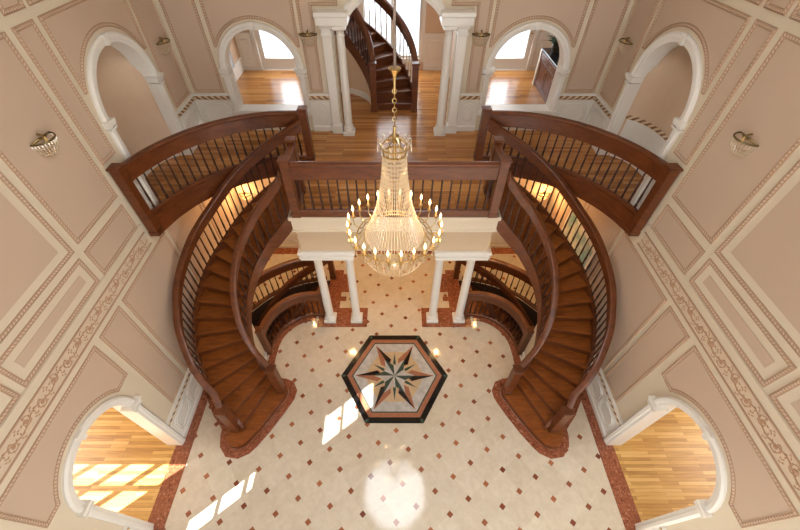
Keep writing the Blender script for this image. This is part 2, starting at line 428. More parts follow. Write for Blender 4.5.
# floor with the two stairwells cut in it
OUT = [(-2.93, 2.42), (-2.98, 2.5), (-3.09, 2.62), (-3.264, 2.773), (-3.511, 2.963), (-3.72, 3.2), (-3.889, 3.475), (-4.017, 3.743), (-4.094, 4.05),
       (-4.135, 4.345), (-4.12, 4.635), (-4.06, 4.93), (-3.965, 5.22), (-3.817, 5.485), (-3.635, 5.71), (-3.456, 5.924), (-3.26, 6.11),
       (-3.03, 6.28), (-2.77, 6.43), (-2.47, 6.55), (-2.14, 6.63), (-1.80, 6.67)]
INN = []
for k in range(0, 22):
    az = 244-9.6*(k-2) if k <= 13 else 138.4-10.2*(k-13)
    R_ = .79 + .05*max(0, min(1, (8-k)/6))
    if az >= 90: p = (-2.28+R_*math.cos(math.radians(az)), 4.33+R_*math.sin(math.radians(az)))
    else: p = (-2.26+.145*(k-17.7), 5.12)
    INN.append(p)
GUARD = arc(-1.98, 4.5, 1.0, 178, 93, 14)
well = [OUT[k] for k in range(21, 7, -1)] + [(-3.05, 4.2)] + [(p[0], p[1]) for p in GUARD] + [(-1.80, 5.52)]
fl = MB().slab([(-W-TH, YF-TH), (W+TH, YF-TH), (W+TH, YB+TH), (-W-TH, YB+TH)], [well, [(-x, y) for x, y in well]], flat_map, 0, -.25)
tag(fl.build('floor', M['marble'], keep=True), 'cream marble tile floor with small red diamond inserts', kind='structure')
# pits of the two flights going down
for sg in (-1, 1):
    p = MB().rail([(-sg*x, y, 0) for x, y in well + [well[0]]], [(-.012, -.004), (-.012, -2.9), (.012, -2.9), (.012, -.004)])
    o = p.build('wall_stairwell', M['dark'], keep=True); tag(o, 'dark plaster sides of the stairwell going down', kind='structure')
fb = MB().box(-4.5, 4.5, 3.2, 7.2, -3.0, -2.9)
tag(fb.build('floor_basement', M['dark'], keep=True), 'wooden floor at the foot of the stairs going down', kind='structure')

# side walls
def arch_loop(c, spring, r, z0, n=24):
    return [(c-r, z0)] + [(c-r, spring)] + arc(c, spring, r, 180, 0, n)[1:-1] + [(c+r, spring), (c+r, z0)]
def rect(a, b, c, d): return [(a, c), (b, c), (b, d), (a, d)]
def side_wall(sg):
    holes = [arch_loop(UAC, UAZ, UAR, F)]
    outline = [(YF, -.25), (YF, CEIL), (YB, CEIL), (YB, -.25)]
    lower = arch_loop(LAC, LAZ, LAR, 0)
    holes.append(lower)
    if sg < 0:   # unseen openings, added and placed to throw the sun patches on the floor
        holes.append(rect(-.50, .66, 4.2, 6.45)); holes.append(rect(-.35, .56, .95, 2.95))
    o = MB().slab(outline, holes, side_map(sg), -TH, 0).build('wall_left' if sg < 0 else 'wall_right', M['cream'], keep=True)
    return tag(o, 'cream and rose panelled side wall with arches, %s of the stairs' % ('left' if sg < 0 else 'right'), kind='structure')
wallL = side_wall(-1); wallR = side_wall(1)
fmo = lambda u, v, d: (-(W+TH-.02)+d, u, v)
for (a, b, c, d), panes, lab in (((-.50, .66, 4.2, 6.45), [rect(-.14, .48, 4.72, 5.22), rect(-.14, .48, 5.30, 5.76), rect(-.14, .48, 5.84, 6.26)], 'added unseen upper window shaping the sun patches, left wall near the entrance'),
                          ((-.35, .56, .95, 2.95), [rect(.08, .38, 1.30, 1.95), rect(.08, .38, 2.03, 2.58), rect(.08, .38, 2.68, 2.85)], 'added unseen lower window shaping the sun patches, left wall near the entrance')):
    wo_ = MB().slab(rect(a, b, c, d), panes, fmo, 0, .03).build('window_%d' % (20 + int(c)), M['white']); tag(wo_, lab, kind='structure')  # unseen frames added here, panes cut to shape the sun on the floor
    MB().slab(rect(a+.02, b-.02, c+.02, d-.02), [], fmo, .035, .04).build('pane', M['glass'], wo_)

# back wall
def mirror(l): return [(-u, v) for u, v in l]
la = arch_loop(-BAC, BAZ, BAR-.02, SILL)
cen = arch_loop(0, 6.12, .86, F)
wb = MB().slab([(-W-TH, F-.02), (-W-TH, CEIL), (W+TH, CEIL), (W+TH, F-.02)], [la, mirror(la)], back_map, -TH, 0)
# (central opening is cut by building the wall in three)
wb = MB()
CARC = [(x, z) for x, z in arc(0, 5.35, 1.08, 139.8, 40.2, 20)]
wb.slab([(-W-TH, -.25), (-W-TH, CEIL), (-1.18, CEIL), (-1.18, -.25)], [la], back_map, -TH, 0)
wb.slab([(W+TH, -.25), (W+TH, CEIL), (1.18, CEIL), (1.18, -.25)], [mirror(la)], back_map, -TH, 0)
wb.slab([(-1.18, -.25), (-1.18, F-.02), (1.18, F-.02), (1.18, -.25)], [], back_map, -TH, 0)
wb.slab([(-1.18, 6.02)] + [(CARC[0][0], 6.02)] + CARC + [(CARC[-1][0], 6.02), (1.18, 6.02), (1.18, CEIL), (-1.18, CEIL)], [], back_map, -TH, 0)
wallB = tag(wb.build('wall_back', M['cream'], keep=True), 'cream and rose panelled back wall with two arches and a central opening', kind='structure')
# front wall (behind the camera) with tall windows, ceiling with laylight
fw = [[(a, z0), (a, z1), (b, z1), (b, z0)] for a, b in ((-2.6, -1.2), (-.8, .8), (1.2, 2.6)) for z0, z1 in ((.9, 3.2), (4.9, 7.6))]
tag(MB().slab([(-W-TH, -.25), (-W-TH, CEIL), (W+TH, CEIL), (W+TH, -.25)], fw, lambda u, v, d: (u, YF-d, v), 0, TH).build('wall_front', M['cream'], keep=True),
    'cream entrance wall with tall windows', kind='structure')
n_w = 1
for a, b in ((-2.6, -1.2), (-.8, .8), (1.2, 2.6)):
    for z0, z1 in ((.9, 3.2), (4.9, 7.6)):
        m = MB().slab([(a, z0), (a, z1), (b, z1), (b, z0)], [[(a+.06, z0+.06), (a+.06, z1-.06), (b-.06, z1-.06), (b-.06, z0+.06)]], lambda u, v, d: (u, YF-d, v), .05, .13)
        m.box((a+b)/2-.02, (a+b)/2+.02, YF-.11, YF-.07, z0, z1); m.box(a, b, YF-.11, YF-.07, (z0+z1)/2-.02, (z0+z1)/2+.02)
        fr = m.build('window_%d' % n_w, M['white']); tag(fr, 'tall white framed window of the entrance wall', kind='structure'); n_w += 1
        MB().box(a+.05, b-.05, YF-.10, YF-.085, z0+.05, z1-.05).build('pane', M['glass'], fr)
octo = arc(0, 3.25, 1.30, 22.5, 382.5-45, 7)
tag(MB().slab([(-W-TH, YF-TH), (W+TH, YF-TH), (W+TH, YB+TH), (-W-TH, YB+TH)], [octo], flat_map, CEIL, CEIL+.15).build('ceiling', M['plaster'], keep=True),
    'plain pale ceiling above the foyer', kind='structure')
sk = MB().slab(arc(0, 3.25, 1.30, 22.5, 337.5, 7), [], flat_map, CEIL+.12, CEIL+.14).build('window_skylight', M['sky_panel'], keep=True)
tag(sk, 'octagonal daylit glass skylight in the foyer ceiling', kind='structure')
sf = MB().sweep2(arc(0, 3.25, 1.33, 22.5, 337.5, 7), [(-.08, CEIL), (-.04, CEIL-.05), (.03, CEIL-.05), (.05, CEIL+.1)], True, flat_map).build('skylight_frame', M['white'], sk)

# ---------------------------------------------------------------- wall panels with beaded mouldings
def inset(poly, d):
    n = len(poly); out = []
    A = sum(poly[i][0]*poly[(i+1) % n][1]-poly[(i+1) % n][0]*poly[i][1] for i in range(n)); sg = 1 if A > 0 else -1
    for i in range(n):
        p = Vector(poly[i]); a = Vector(poly[i-1]); b = Vector(poly[(i+1) % n])
        d1 = (p-a).normalized(); d2 = (b-p).normalized(); h = Vector((-d1.y, d1.x)) + Vector((-d2.y, d2.x))
        h = h/max(.35, h.length_squared/2)
        out.append((p.x + h.x*d*sg, p.y + h.y*d*sg))
    return out
def panel(wall, fm, poly, band=False):
    poly = clean(poly)
    A = sum(poly[i][0]*poly[(i+1) % len(poly)][1]-poly[(i+1) % len(poly)][0]*poly[i][1] for i in range(len(poly)))
    if A < 0: poly = poly[::-1]
    poly = inset(poly, -.016); fill = inset(poly, .165 if band else .058)
    m = MB().slab(fill, [], fm, .002, .006); f = m.build('wall_panel', M['pink'], wall)
    m = MB().sweep2(poly, [(.0, .0), (.002, .016), (.009, .018), (.012, .008), (.013, .001)], True, fm); m.sweep2(poly, [(.044, .001), (.046, .012), (.054, .014), (.058, .0)], True, fm); m.build('panel_edge', M['line'], f)
    m = MB().sweep2(poly, [(.012, .004), (.017, .014), (.028, .018), (.040, .013), (.045, .003)], True, fm); m.build('beaded_moulding', M['rope'], f)
def rect(a, b, c, d): return [(a, c), (b, c), (b, d), (a, d)]
TOPZ = 6.69
def side_panels(wall, sg):
    fm = side_map(sg)
    P = lambda poly, band=False: panel(wall, fm, poly, band)
    P(rect(1.86, 3.46, 4.44, TOPZ), True); P(rect(3.61, 4.64, 4.47, TOPZ)); P(rect(4.78, 5.11, 4.95, TOPZ))
    a = [p for p in arc(UAC, UAZ, 1.0, 153, 27, 22)]
    P([(5.24, 5.83)] + [p for p in a] + [(7.10, 5.83), (7.16, 5.83), (7.16, TOPZ), (5.24, TOPZ)] if False else [(5.24, TOPZ), (5.24, a[0][1])] + a + [(7.12, a[-1][1]), (7.12, TOPZ)])
    P(rect(7.24, 7.88, 4.68, TOPZ)); P(rect(3.60, 4.62, 3.84, 4.30)); P(rect(1.86, 3.45, 3.85, 4.30), True)
    P(rect(.1, 1.74, 3.85, 4.30), True); P(rect(.6, 1.74, 4.44, TOPZ), True)
    for y0, y1 in ((.1, 1.74), (1.86, 3.46), (3.61, 4.70), (4.80, 5.12), (5.22, 7.12), (7.24, 7.88)): P(rect(y0, y1, 6.83, 8.6), y1-y0 > 1.2)
    P(rect(2.86, 3.40, .88, 3.27)); P(rect(3.53, 5.10, .88, 3.27)); P(rect(5.22, 6.5, .88, 3.27)); P(rect(6.62, 7.85, .88, 3.27))
    a = arc(LAC, 1.98, .865, 150, 29, 22)
    P([(.68, 3.27), (.68, 2.42)] + a + [(2.70, 2.41), (2.70, 3.27)])
    # bands above and below the carved frieze
    for z in (3.40, 3.66): MB().sweep2([(YF+.1, z), (4.70, z)], [(-.012, .001), (-.008, .018), (.008, .018), (.012, .001)], False, fm).build('frieze_line', M['line'], wall)
    MB().sweep2([(YF+.1, 3.76), (4.72, 3.76)], [(-.07, .0), (-.06, .02), (.06, .03), (.07, 0)], False, fm).build('frieze_cornice', M['cream'], wall)
    MB().slab(rect(YF+.12, 4.68, 3.415, 3.645), [], fm, .001, .003).build('frieze_ground', M['friezeground'], wall)
    # carved scroll frieze: a waving vine with rosettes and leaves, in low relief
    g = MB(); k = 0; zc = 3.53
    n = int((4.66+.4)/.02)
    g.tube([fm(-.4+i*.02, zc+.035*math.sin(2*PI*(-.4+i*.02)/.52), .006) for i in range(n+1)], .007, 5)
    def blob(u, v, ru, rv, ang):
        c, s_ = math.cos(ang), math.sin(ang)
        ring = [(u + ru*math.cos(t)*c - rv*math.sin(t)*s_, v + ru*math.cos(t)*s_ + rv*math.sin(t)*c) for t in [2*PI*q/8 for q in range(8)]]
        g.add([fm(a_, b_, .002) for a_, b_ in ring] + [fm(u, v, .014)], [(q, (q+1) % 8, 8) for q in range(8)])
    yy = -.27
    while yy < 4.60:
        s_ = 1 if k % 2 == 0 else -1
        cu, cv = yy, zc - s_*.025
        g.tube([fm(cu + .078*(1-t*.75)*math.cos(t*7.5+1.57*s_), cv + s_*.078*(1-t*.75)*math.sin(t*7.5+1.57*s_), .006) for t in [q/16 for q in range(17)]], .0065, 4)
        blob(cu, cv, .034, .030, 0)
        for q in range(5):
            t = 2*PI*q/5 + .3; blob(cu + .066*math.cos(t), cv + .055*math.sin(t), .024, .012, t+.8)
        for du, dv, an in ((.10, .06, .6), (.135, -.01, 1.4), (.11, -.07, -.7), (.15, .045, -.4), (.125, .03, .9), (.16, -.045, .3), (.09, -.03, -1.1), (.13, .085, .1), (.14, -.09, 0)): blob(yy+du, zc + s_*dv, .021, .010, an*s_)
        yy += .26; k += 1
    g.build('carved_frieze', M['orn'], wall)
side_panels(wallL, -1); side_panels(wallR, 1)
def back_panels():
    for sg in (-1, 1):
        fm = (lambda u, v, d: (u, YB-d, v)) if sg < 0 else (lambda u, v, d: (-u, YB-d, v))
        P = lambda poly, band=False: panel(wallB, fm, poly, band)
        a = arc(-BAC, BAZ, .895, 152, 28, 22)
        P([(-3.50, TOPZ), (-3.50, a[0][1])] + a + [(-1.86, a[-1][1]), (-1.86, TOPZ)])
        P(rect(-4.22, -3.62, 4.66, TOPZ)); P([(-1.77, 4.66), (-1.52, 4.66), (-1.52, 6.20), (-1.05, 6.20), (-1.05, 7.0), (-1.77, 7.0)])
        P(rect(-4.2, -1.0, .88, 3.2))
back_panels()
# ---------------------------------------------------------------- arch casings (trim) with capitals
tn = 1
def casing(fm, c, spring, r, z0, label, wcas=.135, caps=True, sgn=1, sill=None):
    global tn
    path = [(c-r, z0), (c-r, spring)] + arc(c, spring, r, 180, 0, 28)[1:-1] + [(c+r, spring), (c+r, z0)]
    prof = [(-.006, -TH-.01), (-.006, .018), (.0, .03), (.045, .035), (.055, .05), (.105, .055), (wcas, .03), (wcas, .0)]
    m = MB().sweep2(path, prof, False, fm)
    if caps:
        for s in (-1, 1):
            a = c+s*(r-.035); b = c+s*(r+wcas+.03); a, b = min(a, b), max(a, b)
            for z_0, z_1, g in ((spring-.02, spring+.03, .03), (spring-.06, spring-.02, .015), (spring-.12, spring-.09, .005)):
                m.slab(rect(a-g*(s > 0)-0*g, b+g*(s > 0), z_0, z_1), [], fm, -.12, .06+g)
    # keystone
    m.slab([(c-.035, spring+r-.01), (c+.035, spring+r-.01), (c+.055, spring+r+wcas+.006), (c-.055, spring+r+wcas+.006)], [], fm, -.02, .064)
    if sill is not None:
        m.slab(rect(c-r-wcas-.03, c+r+wcas+.03, sill-.05, sill+.012), [], fm, -TH-.02, .07)
        m.slab(rect(c-r-wcas, c+r+wcas, sill-.10, sill-.05), [], fm, 0, .04)
    o = m.build('trim_%d' % tn, M['white']); tag(o, label, kind='structure'); tn += 1
    return o
for sg, nm in ((-1, 'left'), (1, 'right')):
    casing(side_map(sg), LAC, LAZ, LAR, 0, 'white moulded casing of the ground floor arch in the %s wall' % nm)
    casing(side_map(sg), UAC, UAZ, UAR, F, 'white moulded casing of the upstairs arch in the %s wall' % nm)
    fm = (lambda u, v, d: (u, YB-d, v)) if sg < 0 else (lambda u, v, d: (-u, YB-d, v))
    casing(fm, -BAC, BAZ, BAR-.03, SILL, 'white moulded casing of the %s arch in the back wall' % nm, .12, sill=SILL)
# chair rails, wainscots and baseboards
def wains(fm, segs, z0, ztop, label, nm, raised):
    """segs: list of (u0,u1)"""
    global tn
    m = MB(); rope = MB()
    for u0, u1 in segs:
        m.slab(rect(u0, u1, z0, ztop-.11), [], fm, .0, .018)
        m.slab(rect(u0, u1, ztop-.02, ztop+.02), [], fm, .0, .045)
        m.sweep2([(u0, ztop-.12), (u1, ztop-.12)], [(-.02, .018), (-.01, .035), (.01, .035), (.012, .018)], False, fm)
        rope.sweep2([(u0, ztop-.065), (u1, ztop-.065)], [(-.045, .01), (-.03, .035), (0, .045), (.03, .035), (.045, .01)], False, fm)
        L = u1-u0; n = max(1, round(L/.62)); 
        if L < .2: continue
        for i in range(n):
            a = u0+.05+(L-.1)/n*i+.025; b = u0+.05+(L-.1)/n*(i+1)-.025; za = z0+.19; zb = ztop-.19
            c_ = min(.09, (b-a)/3, (zb-za)/3)
            for q in (0, .045):
                if b-a-2*q < .08: continue
                A, B, C, D = a+q, b-q, za+q, zb-q
                oc = [(A+c_, C), (B-c_, C), (B, C+c_), (B, D-c_), (B-c_, D), (A+c_, D), (A, D-c_), (A, C+c_)]
                m.sweep2(oc, [(.0, .018), (.004, .034), (.014, .034), (.018, .018)], True, fm)
    o = m.build('trim_%d' % tn, M['white']); tag(o, label, kind='structure'); tn += 1
    rope.build('rope_moulding', M['bigrope'], o)
    b = MB()
    for u0, u1 in segs:
        b.sweep2([(u0, z0), (u1, z0)], [(0, .0), (0, .045), (.10, .045), (.115, .03), (.13, .018)], False, fm)
    o = b.build('baseboard_%s' % nm, M['white']); tag(o, 'white baseboard of the %s' % nm.replace('_', ' '), kind='structure')
for sg, nm in ((-1, 'left'), (1, 'right')):
    lo = LAC-LAR-.14; hi = LAC+LAR+.14
    wains(side_map(sg), [(YF, lo), (hi, YB-.02)], 0, .80, 'white panelled wainscot with a rope chair rail, ground floor %s wall' % nm, nm, 0)
    wains(side_map(sg), [(4.95, UAC-UAR-.14), (UAC+UAR+.14, YB-.02)], F, 4.60, 'white panelled wainscot with a rope chair rail, upstairs %s wall' % nm, nm+'_upstairs', 0)
    fm = (lambda u, v, d: (u, YB-d, v)) if sg < 0 else (lambda u, v, d: (-u, YB-d, v))
    wains(fm, [(-W+.02, -BAC-BAR-.10), (-BAC+BAR+.10, -1.40)], F, 4.60, 'white panelled wainscot of the back wall upstairs, %s of the opening' % nm, 'back_upstairs_'+nm, 0)
    wains(fm, [(-W+.02, -.02)], 0, .80, 'white panelled wainscot of the ground floor back wall, %s half' % nm, 'back_'+nm, 0)
# ---------------------------------------------------------------- upper floor, hall and rooms beyond
BC = (-1.9, 4.4); BR = 2.40
bal = arc(BC[0], BC[1], BR, 169.5, 87, 26)
up = [(-W, bal[0][1])] + bal + [(-1.74, 6.70), (-1.74, 5.045)]
upper = up + [(-x, y) for x, y in up[::-1]] + [(W, YB), (1.17, YB), (1.17, YB+TH), (-1.17, YB+TH), (-1.17, YB), (-W, YB)]
uf = MB().slab(upper, [], flat_map, F, F-.06).build('floor_upper', M['hallfloor'], keep=True)
tag(uf, 'reddish oak plank floor of the upstairs landing and balconies', kind='structure')
inner = inset(upper, .06)
tag(MB().slab(inner, [], flat_map, F-.06, F-.34).build('ceiling_under_landing', M['plaster'], keep=True), 'pale ceiling under the upstairs landing', kind='structure')
# hall and the two rooms behind the back wall
HB = 11.6
tag(MB().box(-5.0, 5.0, YB+TH, HB+.2, F-.1, F).build('floor_hall', M['hallfloor'], keep=True), 'oak floor of the hall and rooms behind the arches', kind='structure')
RW = [(-3.88, -2.80), (2.80, 3.88)]
holes = [rect(-.85, .74, F+.32, 7.0)] + [rect(a, b, F, 6.1) for a, b in RW]
hb = MB()
hb.slab([(-5, F), (-5, CEIL), (5, CEIL), (5, F)], [rect(-.85, .74, F+.32, 7.0)] + [rect(a, b, F+.001, 6.1) for a, b in RW], lambda u, v, d: (u, HB-d, v), -.2, 0)
tag(hb.build('wall_hall_back', M['hallwall'], keep=True), 'beige far wall of the hall and rooms upstairs', kind='structure')
tag(MB().box(-5, 5, YB+TH, HB+.2, 7.4, 7.5).build('ceiling_hall', M['plaster'], keep=True), 'ceiling of the hall upstairs', kind='structure')
for sg, nm in ((-1, 'left'), (1, 'right')):
    xw = -4.45 if sg < 0 else 4.62
    hl = [rect(9.0, 10.9, F+.35, 6.2)] if sg < 0 else [rect(10.8, 11.5, F+1.0, 6.4)]
    tag(MB().slab(rect(YB+TH, HB, F, 7.4), hl, lambda u, v, d: (xw+sg*d, u, v), 0, .15).build('wall_room_'+nm, M['hallwall'], keep=True), 'outer wall of the %s room upstairs' % nm, kind='structure')
    y0, y1, z0, z1 = (9.0, 10.9, F+.35, 6.2) if sg < 0 else (10.8, 11.5, F+1.0, 6.4)
    m = MB().slab(rect(y0, y1, z0, z1), [rect(y0+.07, (y0+y1)/2-.03, z0+.07, z1-.07), rect((y0+y1)/2+.03, y1-.07, z0+.07, z1-.07)], lambda u, v, d: (xw+sg*d, u, v), .02, .1)
    o = m.build('window_%d' % n_w, M['white']); tag(o, 'white window of the %s room upstairs' % nm, kind='structure'); n_w += 1
    MB().box(min(xw+sg*.06, xw+sg*.065), max(xw+sg*.06, xw+sg*.065), y0+.05, y1-.05, z0+.05, z1-.05).build('pane', M['glass'], o)
    tag(MB().box(sg*1.62-.06, sg*1.62+.06, YB+TH+1.6, HB, F, 7.4).build('wall_partition_'+nm, M['hallwall'], keep=True), 'partition between hall and %s room' % nm, kind='structure')
    if sg < 0: MB().box(xw+.03, xw+.034, y0-.05, y1+.05, z0-.02, z1+.05).build('sun_screen', M['sheer'], o)  # added sheet over the window, keeps direct sun off the room floor
    # glass door
    a, b = RW[0] if sg < 0 else RW[1]
    m = MB().slab(rect(a, b, F, 6.1), [rect(a+.13, b-.13, F+.3, 5.95)], lambda u, v, d: (u, HB-d, v), -.1, -.04)
    m.slab(rect(a-.1, b+.1, F, 6.2), [rect(a+.005, b-.005, F+.005, 6.09)], lambda u, v, d: (u, HB-d, v), -.02, .04)
    o = m.build('door_%d' % (1 if sg < 0 else 2), M['white']); tag(o, 'white glazed door at the back of the %s room upstairs' % nm, kind='structure')
    MB().box(a+.12, b-.12, HB+.066, HB+.072, F+.29, 5.96).build('pane', M['glass'], o)
    MB().tube([(b-.06, HB+.03, F+.95), (b-.06, HB-.03, F+.95), (b-.16, HB-.03, F+.95)], .012, 6).build('door_handle', M['brass'], o)
    # wainscot of room
    fmh = lambda u, v, d: (u, HB-d, v)
    segs = [(-4.44, a-.12), (b+.1, -1.7)] if sg < 0 else [(1.7, a-.1), (b+.12, 4.6)]
    wn_ = MB()
    for u0, u1 in segs:
        wn_.slab(rect(u0, u1, F, F+.95), [], fmh, 0, .02); wn_.slab(rect(u0, u1, F+.93, F+.98), [], fmh, 0, .05); wn_.slab(rect(u0, u1, F, F+.14), [], fmh, 0, .04)
        if u1-u0 > .3:
            wn_.sweep2(rect(u0+.12, u1-.12, F+.25, F+.82), [(0, .02), (.01, .04), (.03, .04), (.04, .02)], True, fmh)
    if sg < 0: wn_.slab(rect(YB+TH, HB, F, F+.35), [], lambda u, v, d: (xw+d, u, v), 0, .03)
    o = wn_.build('trim_%d' % tn, M['white']); tn += 1; tag(o, 'white wainscot of the %s room upstairs' % nm, kind='structure')
# hall window and wainscot
m = MB().slab(rect(-.85, .74, F+.32, 7.0), [rect(-.79, -.09, F+.38, 6.9), rect(-.03, .68, F+.38, 6.9)], fmh, -.1, -.04)
m.slab(rect(-.95, .84, F+.22, 7.1), [rect(-.85, .74, F+.32, 7.0)], fmh, -.02, .04)
o = m.build('window_%d' % n_w, M['white']); n_w += 1; tag(o, 'tall bright window behind the upper spiral stair', kind='structure')
MB().box(-.8, .7, HB+.066, HB+.072, F+.36, 6.95).build('pane', M['glass'], o)
m = MB()
for u0, u1 in ((-1.55, -.95), (.84, 1.55)):
    m.slab(rect(u0, u1, F, F+.92), [], fmh, 0, .02); m.slab(rect(u0, u1, F+.9, F+.95), [], fmh, 0, .05); m.slab(rect(u0, u1, F, F+.14), [], fmh, 0, .045)
    m.sweep2(rect(u0+.1, u1-.1, F+.25, F+.8), [(0, .02), (.01, .04), (.03, .04), (.04, .02)], True, fmh)
o = m.build('trim_%d' % tn, M['white']); tn += 1; tag(o, 'white wainscot of the hall wall beside the bright window', kind='structure')
# corridors behind the upstairs side arches and rooms behind the ground floor arches
for sg, nm in ((-1, 'left'), (1, 'right')):
    X = lambda v: sg*v
    b = MB().box(min(X(W-.02), X(5.1)), max(X(W-.02), X(5.1)), UAC-UAR-.005, UAC+UAR+.005, F-.1, F+.004)
    tag(b.build('floor_niche_'+nm, M['hallfloor'], keep=True), 'oak floor of the niche behind the %s upstairs arch' % nm, kind='structure')
    niche = [(W+.02+.55*math.sin(PI*i/24)**.8, UAC-(UAR+.01)*math.cos(PI*i/24)) for i in range(25)]
    m = MB(); v = []; f = []
    for x, y in niche: v += [(X(x), y, F), (X(x), y, 6.6)]
    for i in range(24): a = i*2; f.append((a, a+2, a+3, a+1))
    m.add(v, f); m.slab([(X(x), y) for x, y in niche], [], flat_map, 6.55, 6.6)
    o = m.build('wall_niche_'+nm, M['hallwall'], keep=True); tag(o, 'curved beige niche wall seen through the %s upstairs arch' % nm, kind='structure')
    sn = (1 if sg > 0 else -1)
    MB().rail([(X(x), y, F) for x, y in niche[2:-2]], [(sn*.0, 0), (sn*.0, .13), (sn*.02, .13), (sn*.02, 0)]).build('skirting', M['white'], o)
    if sg > 0:
        MB().rail([(X(x), y, F) for x, y in niche[2:-2]], [(.002, .13), (.002, .80), (.02, .80), (.02, .13)]).build('wainscot', M['white'], o)
        path = [(X(x), y) for x, y in niche[2:-2]]
        mm = MB(); L_ = 0; vs = []; fs = []; uvs = []
        for i, (x, y) in enumerate(path):
            if i: L_ += math.dist(path[i], path[i-1])
            vs += [(x-.03, y, F+.80), (x-.05, y, F+.84), (x-.03, y, F+.88)]
            if i:
                a = (i-1)*3
                for q in (0, 1): fs.append((a+q, a+3+q, a+4+q, a+1+q)); uvs.append(((L0, q*.04), (L_, q*.04), (L_, q*.04+.04), (L0, q*.04+.04)))
            L0 = L_
        mm.add(vs, fs, uvs); mm.build('rope_moulding', M['bigrope'], o)
    # ground floor side room
    b = MB().box(min(X(W+.09), X(9.2)), max(X(W+.09), X(9.2)), -.2, 4.6, -.2, .004)
    tag(b.build('floor_room_'+nm, M['oakfloor'], keep=True), 'honey oak plank floor of the %s ground floor room' % nm, kind='structure')
    m = MB()
    m.slab(rect(W+TH, 9.2, 0, 3.4), [rect(a, a+.50, z0, z1) for a in (6.02, 6.66, 7.30, 7.94) for z0, z1 in ((1.35, 2.2), (2.34, 3.15))] if sg < 0 else [], lambda u, v, d: (sg*u, .4-d, v), 0, .03)
    m.slab(rect(.2, 4.6, 0, 3.4), [rect(1.2, 3.2, .9, 2.9)], lambda u, v, d: (sg*(9.0+d), u, v), 0, .2)
    m.box(min(X(W+TH), X(9.2)), max(X(W+TH), X(9.2)), 4.5, 4.7, 0, 3.4)
    tag(m.build('wall_room_low_'+nm, M['hallwall'], keep=True), 'walls of the %s ground floor room' % nm, kind='structure')
    tag(MB().box(min(X(W+TH), X(9.2)), max(X(W+TH), X(9.2)), .2, 4.7, 3.4, 3.5).build('ceiling_room_'+nm, M['plaster'], keep=True), 'ceiling of the %s ground floor room' % nm, kind='structure')

# ---------------------------------------------------------------- red marble borders on the floor
def strip(pts, w0, w1, name, label, z=.006):
    m = MB().rail([(x, y, 0) for x, y in pts], [(w0, .0005), (w0, z), (w1, z), (w1, .0005)])
    o = m.build(name, M['redm']); return tag(o, label, kind='structure')
step1 = [(-2.50, 3.58), (-2.40, 3.54), (-2.345, 3.44), (-2.36, 3.33), (-2.52, 3.02), (-2.72, 2.68), (-2.90, 2.42), (-3.00, 2.31), (-3.13, 2.25), (-3.27, 2.27), (-3.37, 2.38), (-3.41, 2.53), (-3.42, 2.70)]
for sg, nm in ((-1, 'left'), (1, 'right')):
    mx = lambda l: [(-sg*x, y) for x, y in l]
    o = MB().box(min(sg*4.28, sg*4.09), max(sg*4.28, sg*4.09), YF+.05, 7.9, .0005, .006).build('trim_%d' % tn, M['redm']); tn += 1
    tag(o, 'red marble border along the %s wall' % nm, kind='structure')
    o = MB().box(*sorted((sg*4.27, sg*4.42)), LAC-LAR+.0, LAC+LAR, .001, .0065).build('trim_%d' % tn, M['redm']); tn += 1
    tag(o, 'red marble threshold of the %s ground floor arch' % nm, kind='structure')
    w0, w1 = (.0, .17) if sg < 0 else (0, -.17)
    path = [(-2.80, 3.68), (-2.62, 3.60)] + step1 + [(-3.52, 2.82), (-3.72, 3.02), (-3.92, 3.30), (-4.08, 3.6)]
    o = strip(mx(path), w0, w1, 'trim_%d' % tn, 'red marble border around the foot of the %s staircase' % nm); tn += 1
    path = [(-2.98, 3.95), (-2.99, 4.3)] + [p for p in arc(-1.98, 4.5, 1.0, 178, 93, 14)]
    o = strip(mx(path), (-.17 if sg < 0 else .17), 0.0, 'trim_%d' % tn, 'red marble border in front of the curved guard rail, %s' % nm); tn += 1
    m = MB(); 
    m.box(min(sg*.70, sg*1.96), max(sg*.70, sg*1.96), 5.13, 5.72, .001, .007)
    m.box(min(sg*1.45, sg*1.80), max(sg*1.45, sg*1.80), 5.72, 7.05, .001, .007)
    m.box(min(sg*1.30, sg*1.45), max(sg*1.30, sg*1.45), 5.95, 6.1, .001, .007); m.box(min(sg*1.22, sg*1.45), max(sg*1.22, sg*1.45), 6.25, 6.9, .001, .007)
    tag(m.build('trim_%d' % tn, M['redm']), 'red marble pad under the %s pair of columns' % nm, kind='structure'); tn += 1
o = MB().box(-4.1, 4.1, 7.7, 7.95, .001, .007).build('trim_%d' % tn, M['redm']); tn += 1; tag(o, 'red marble border along the ground floor back wall', kind='structure')

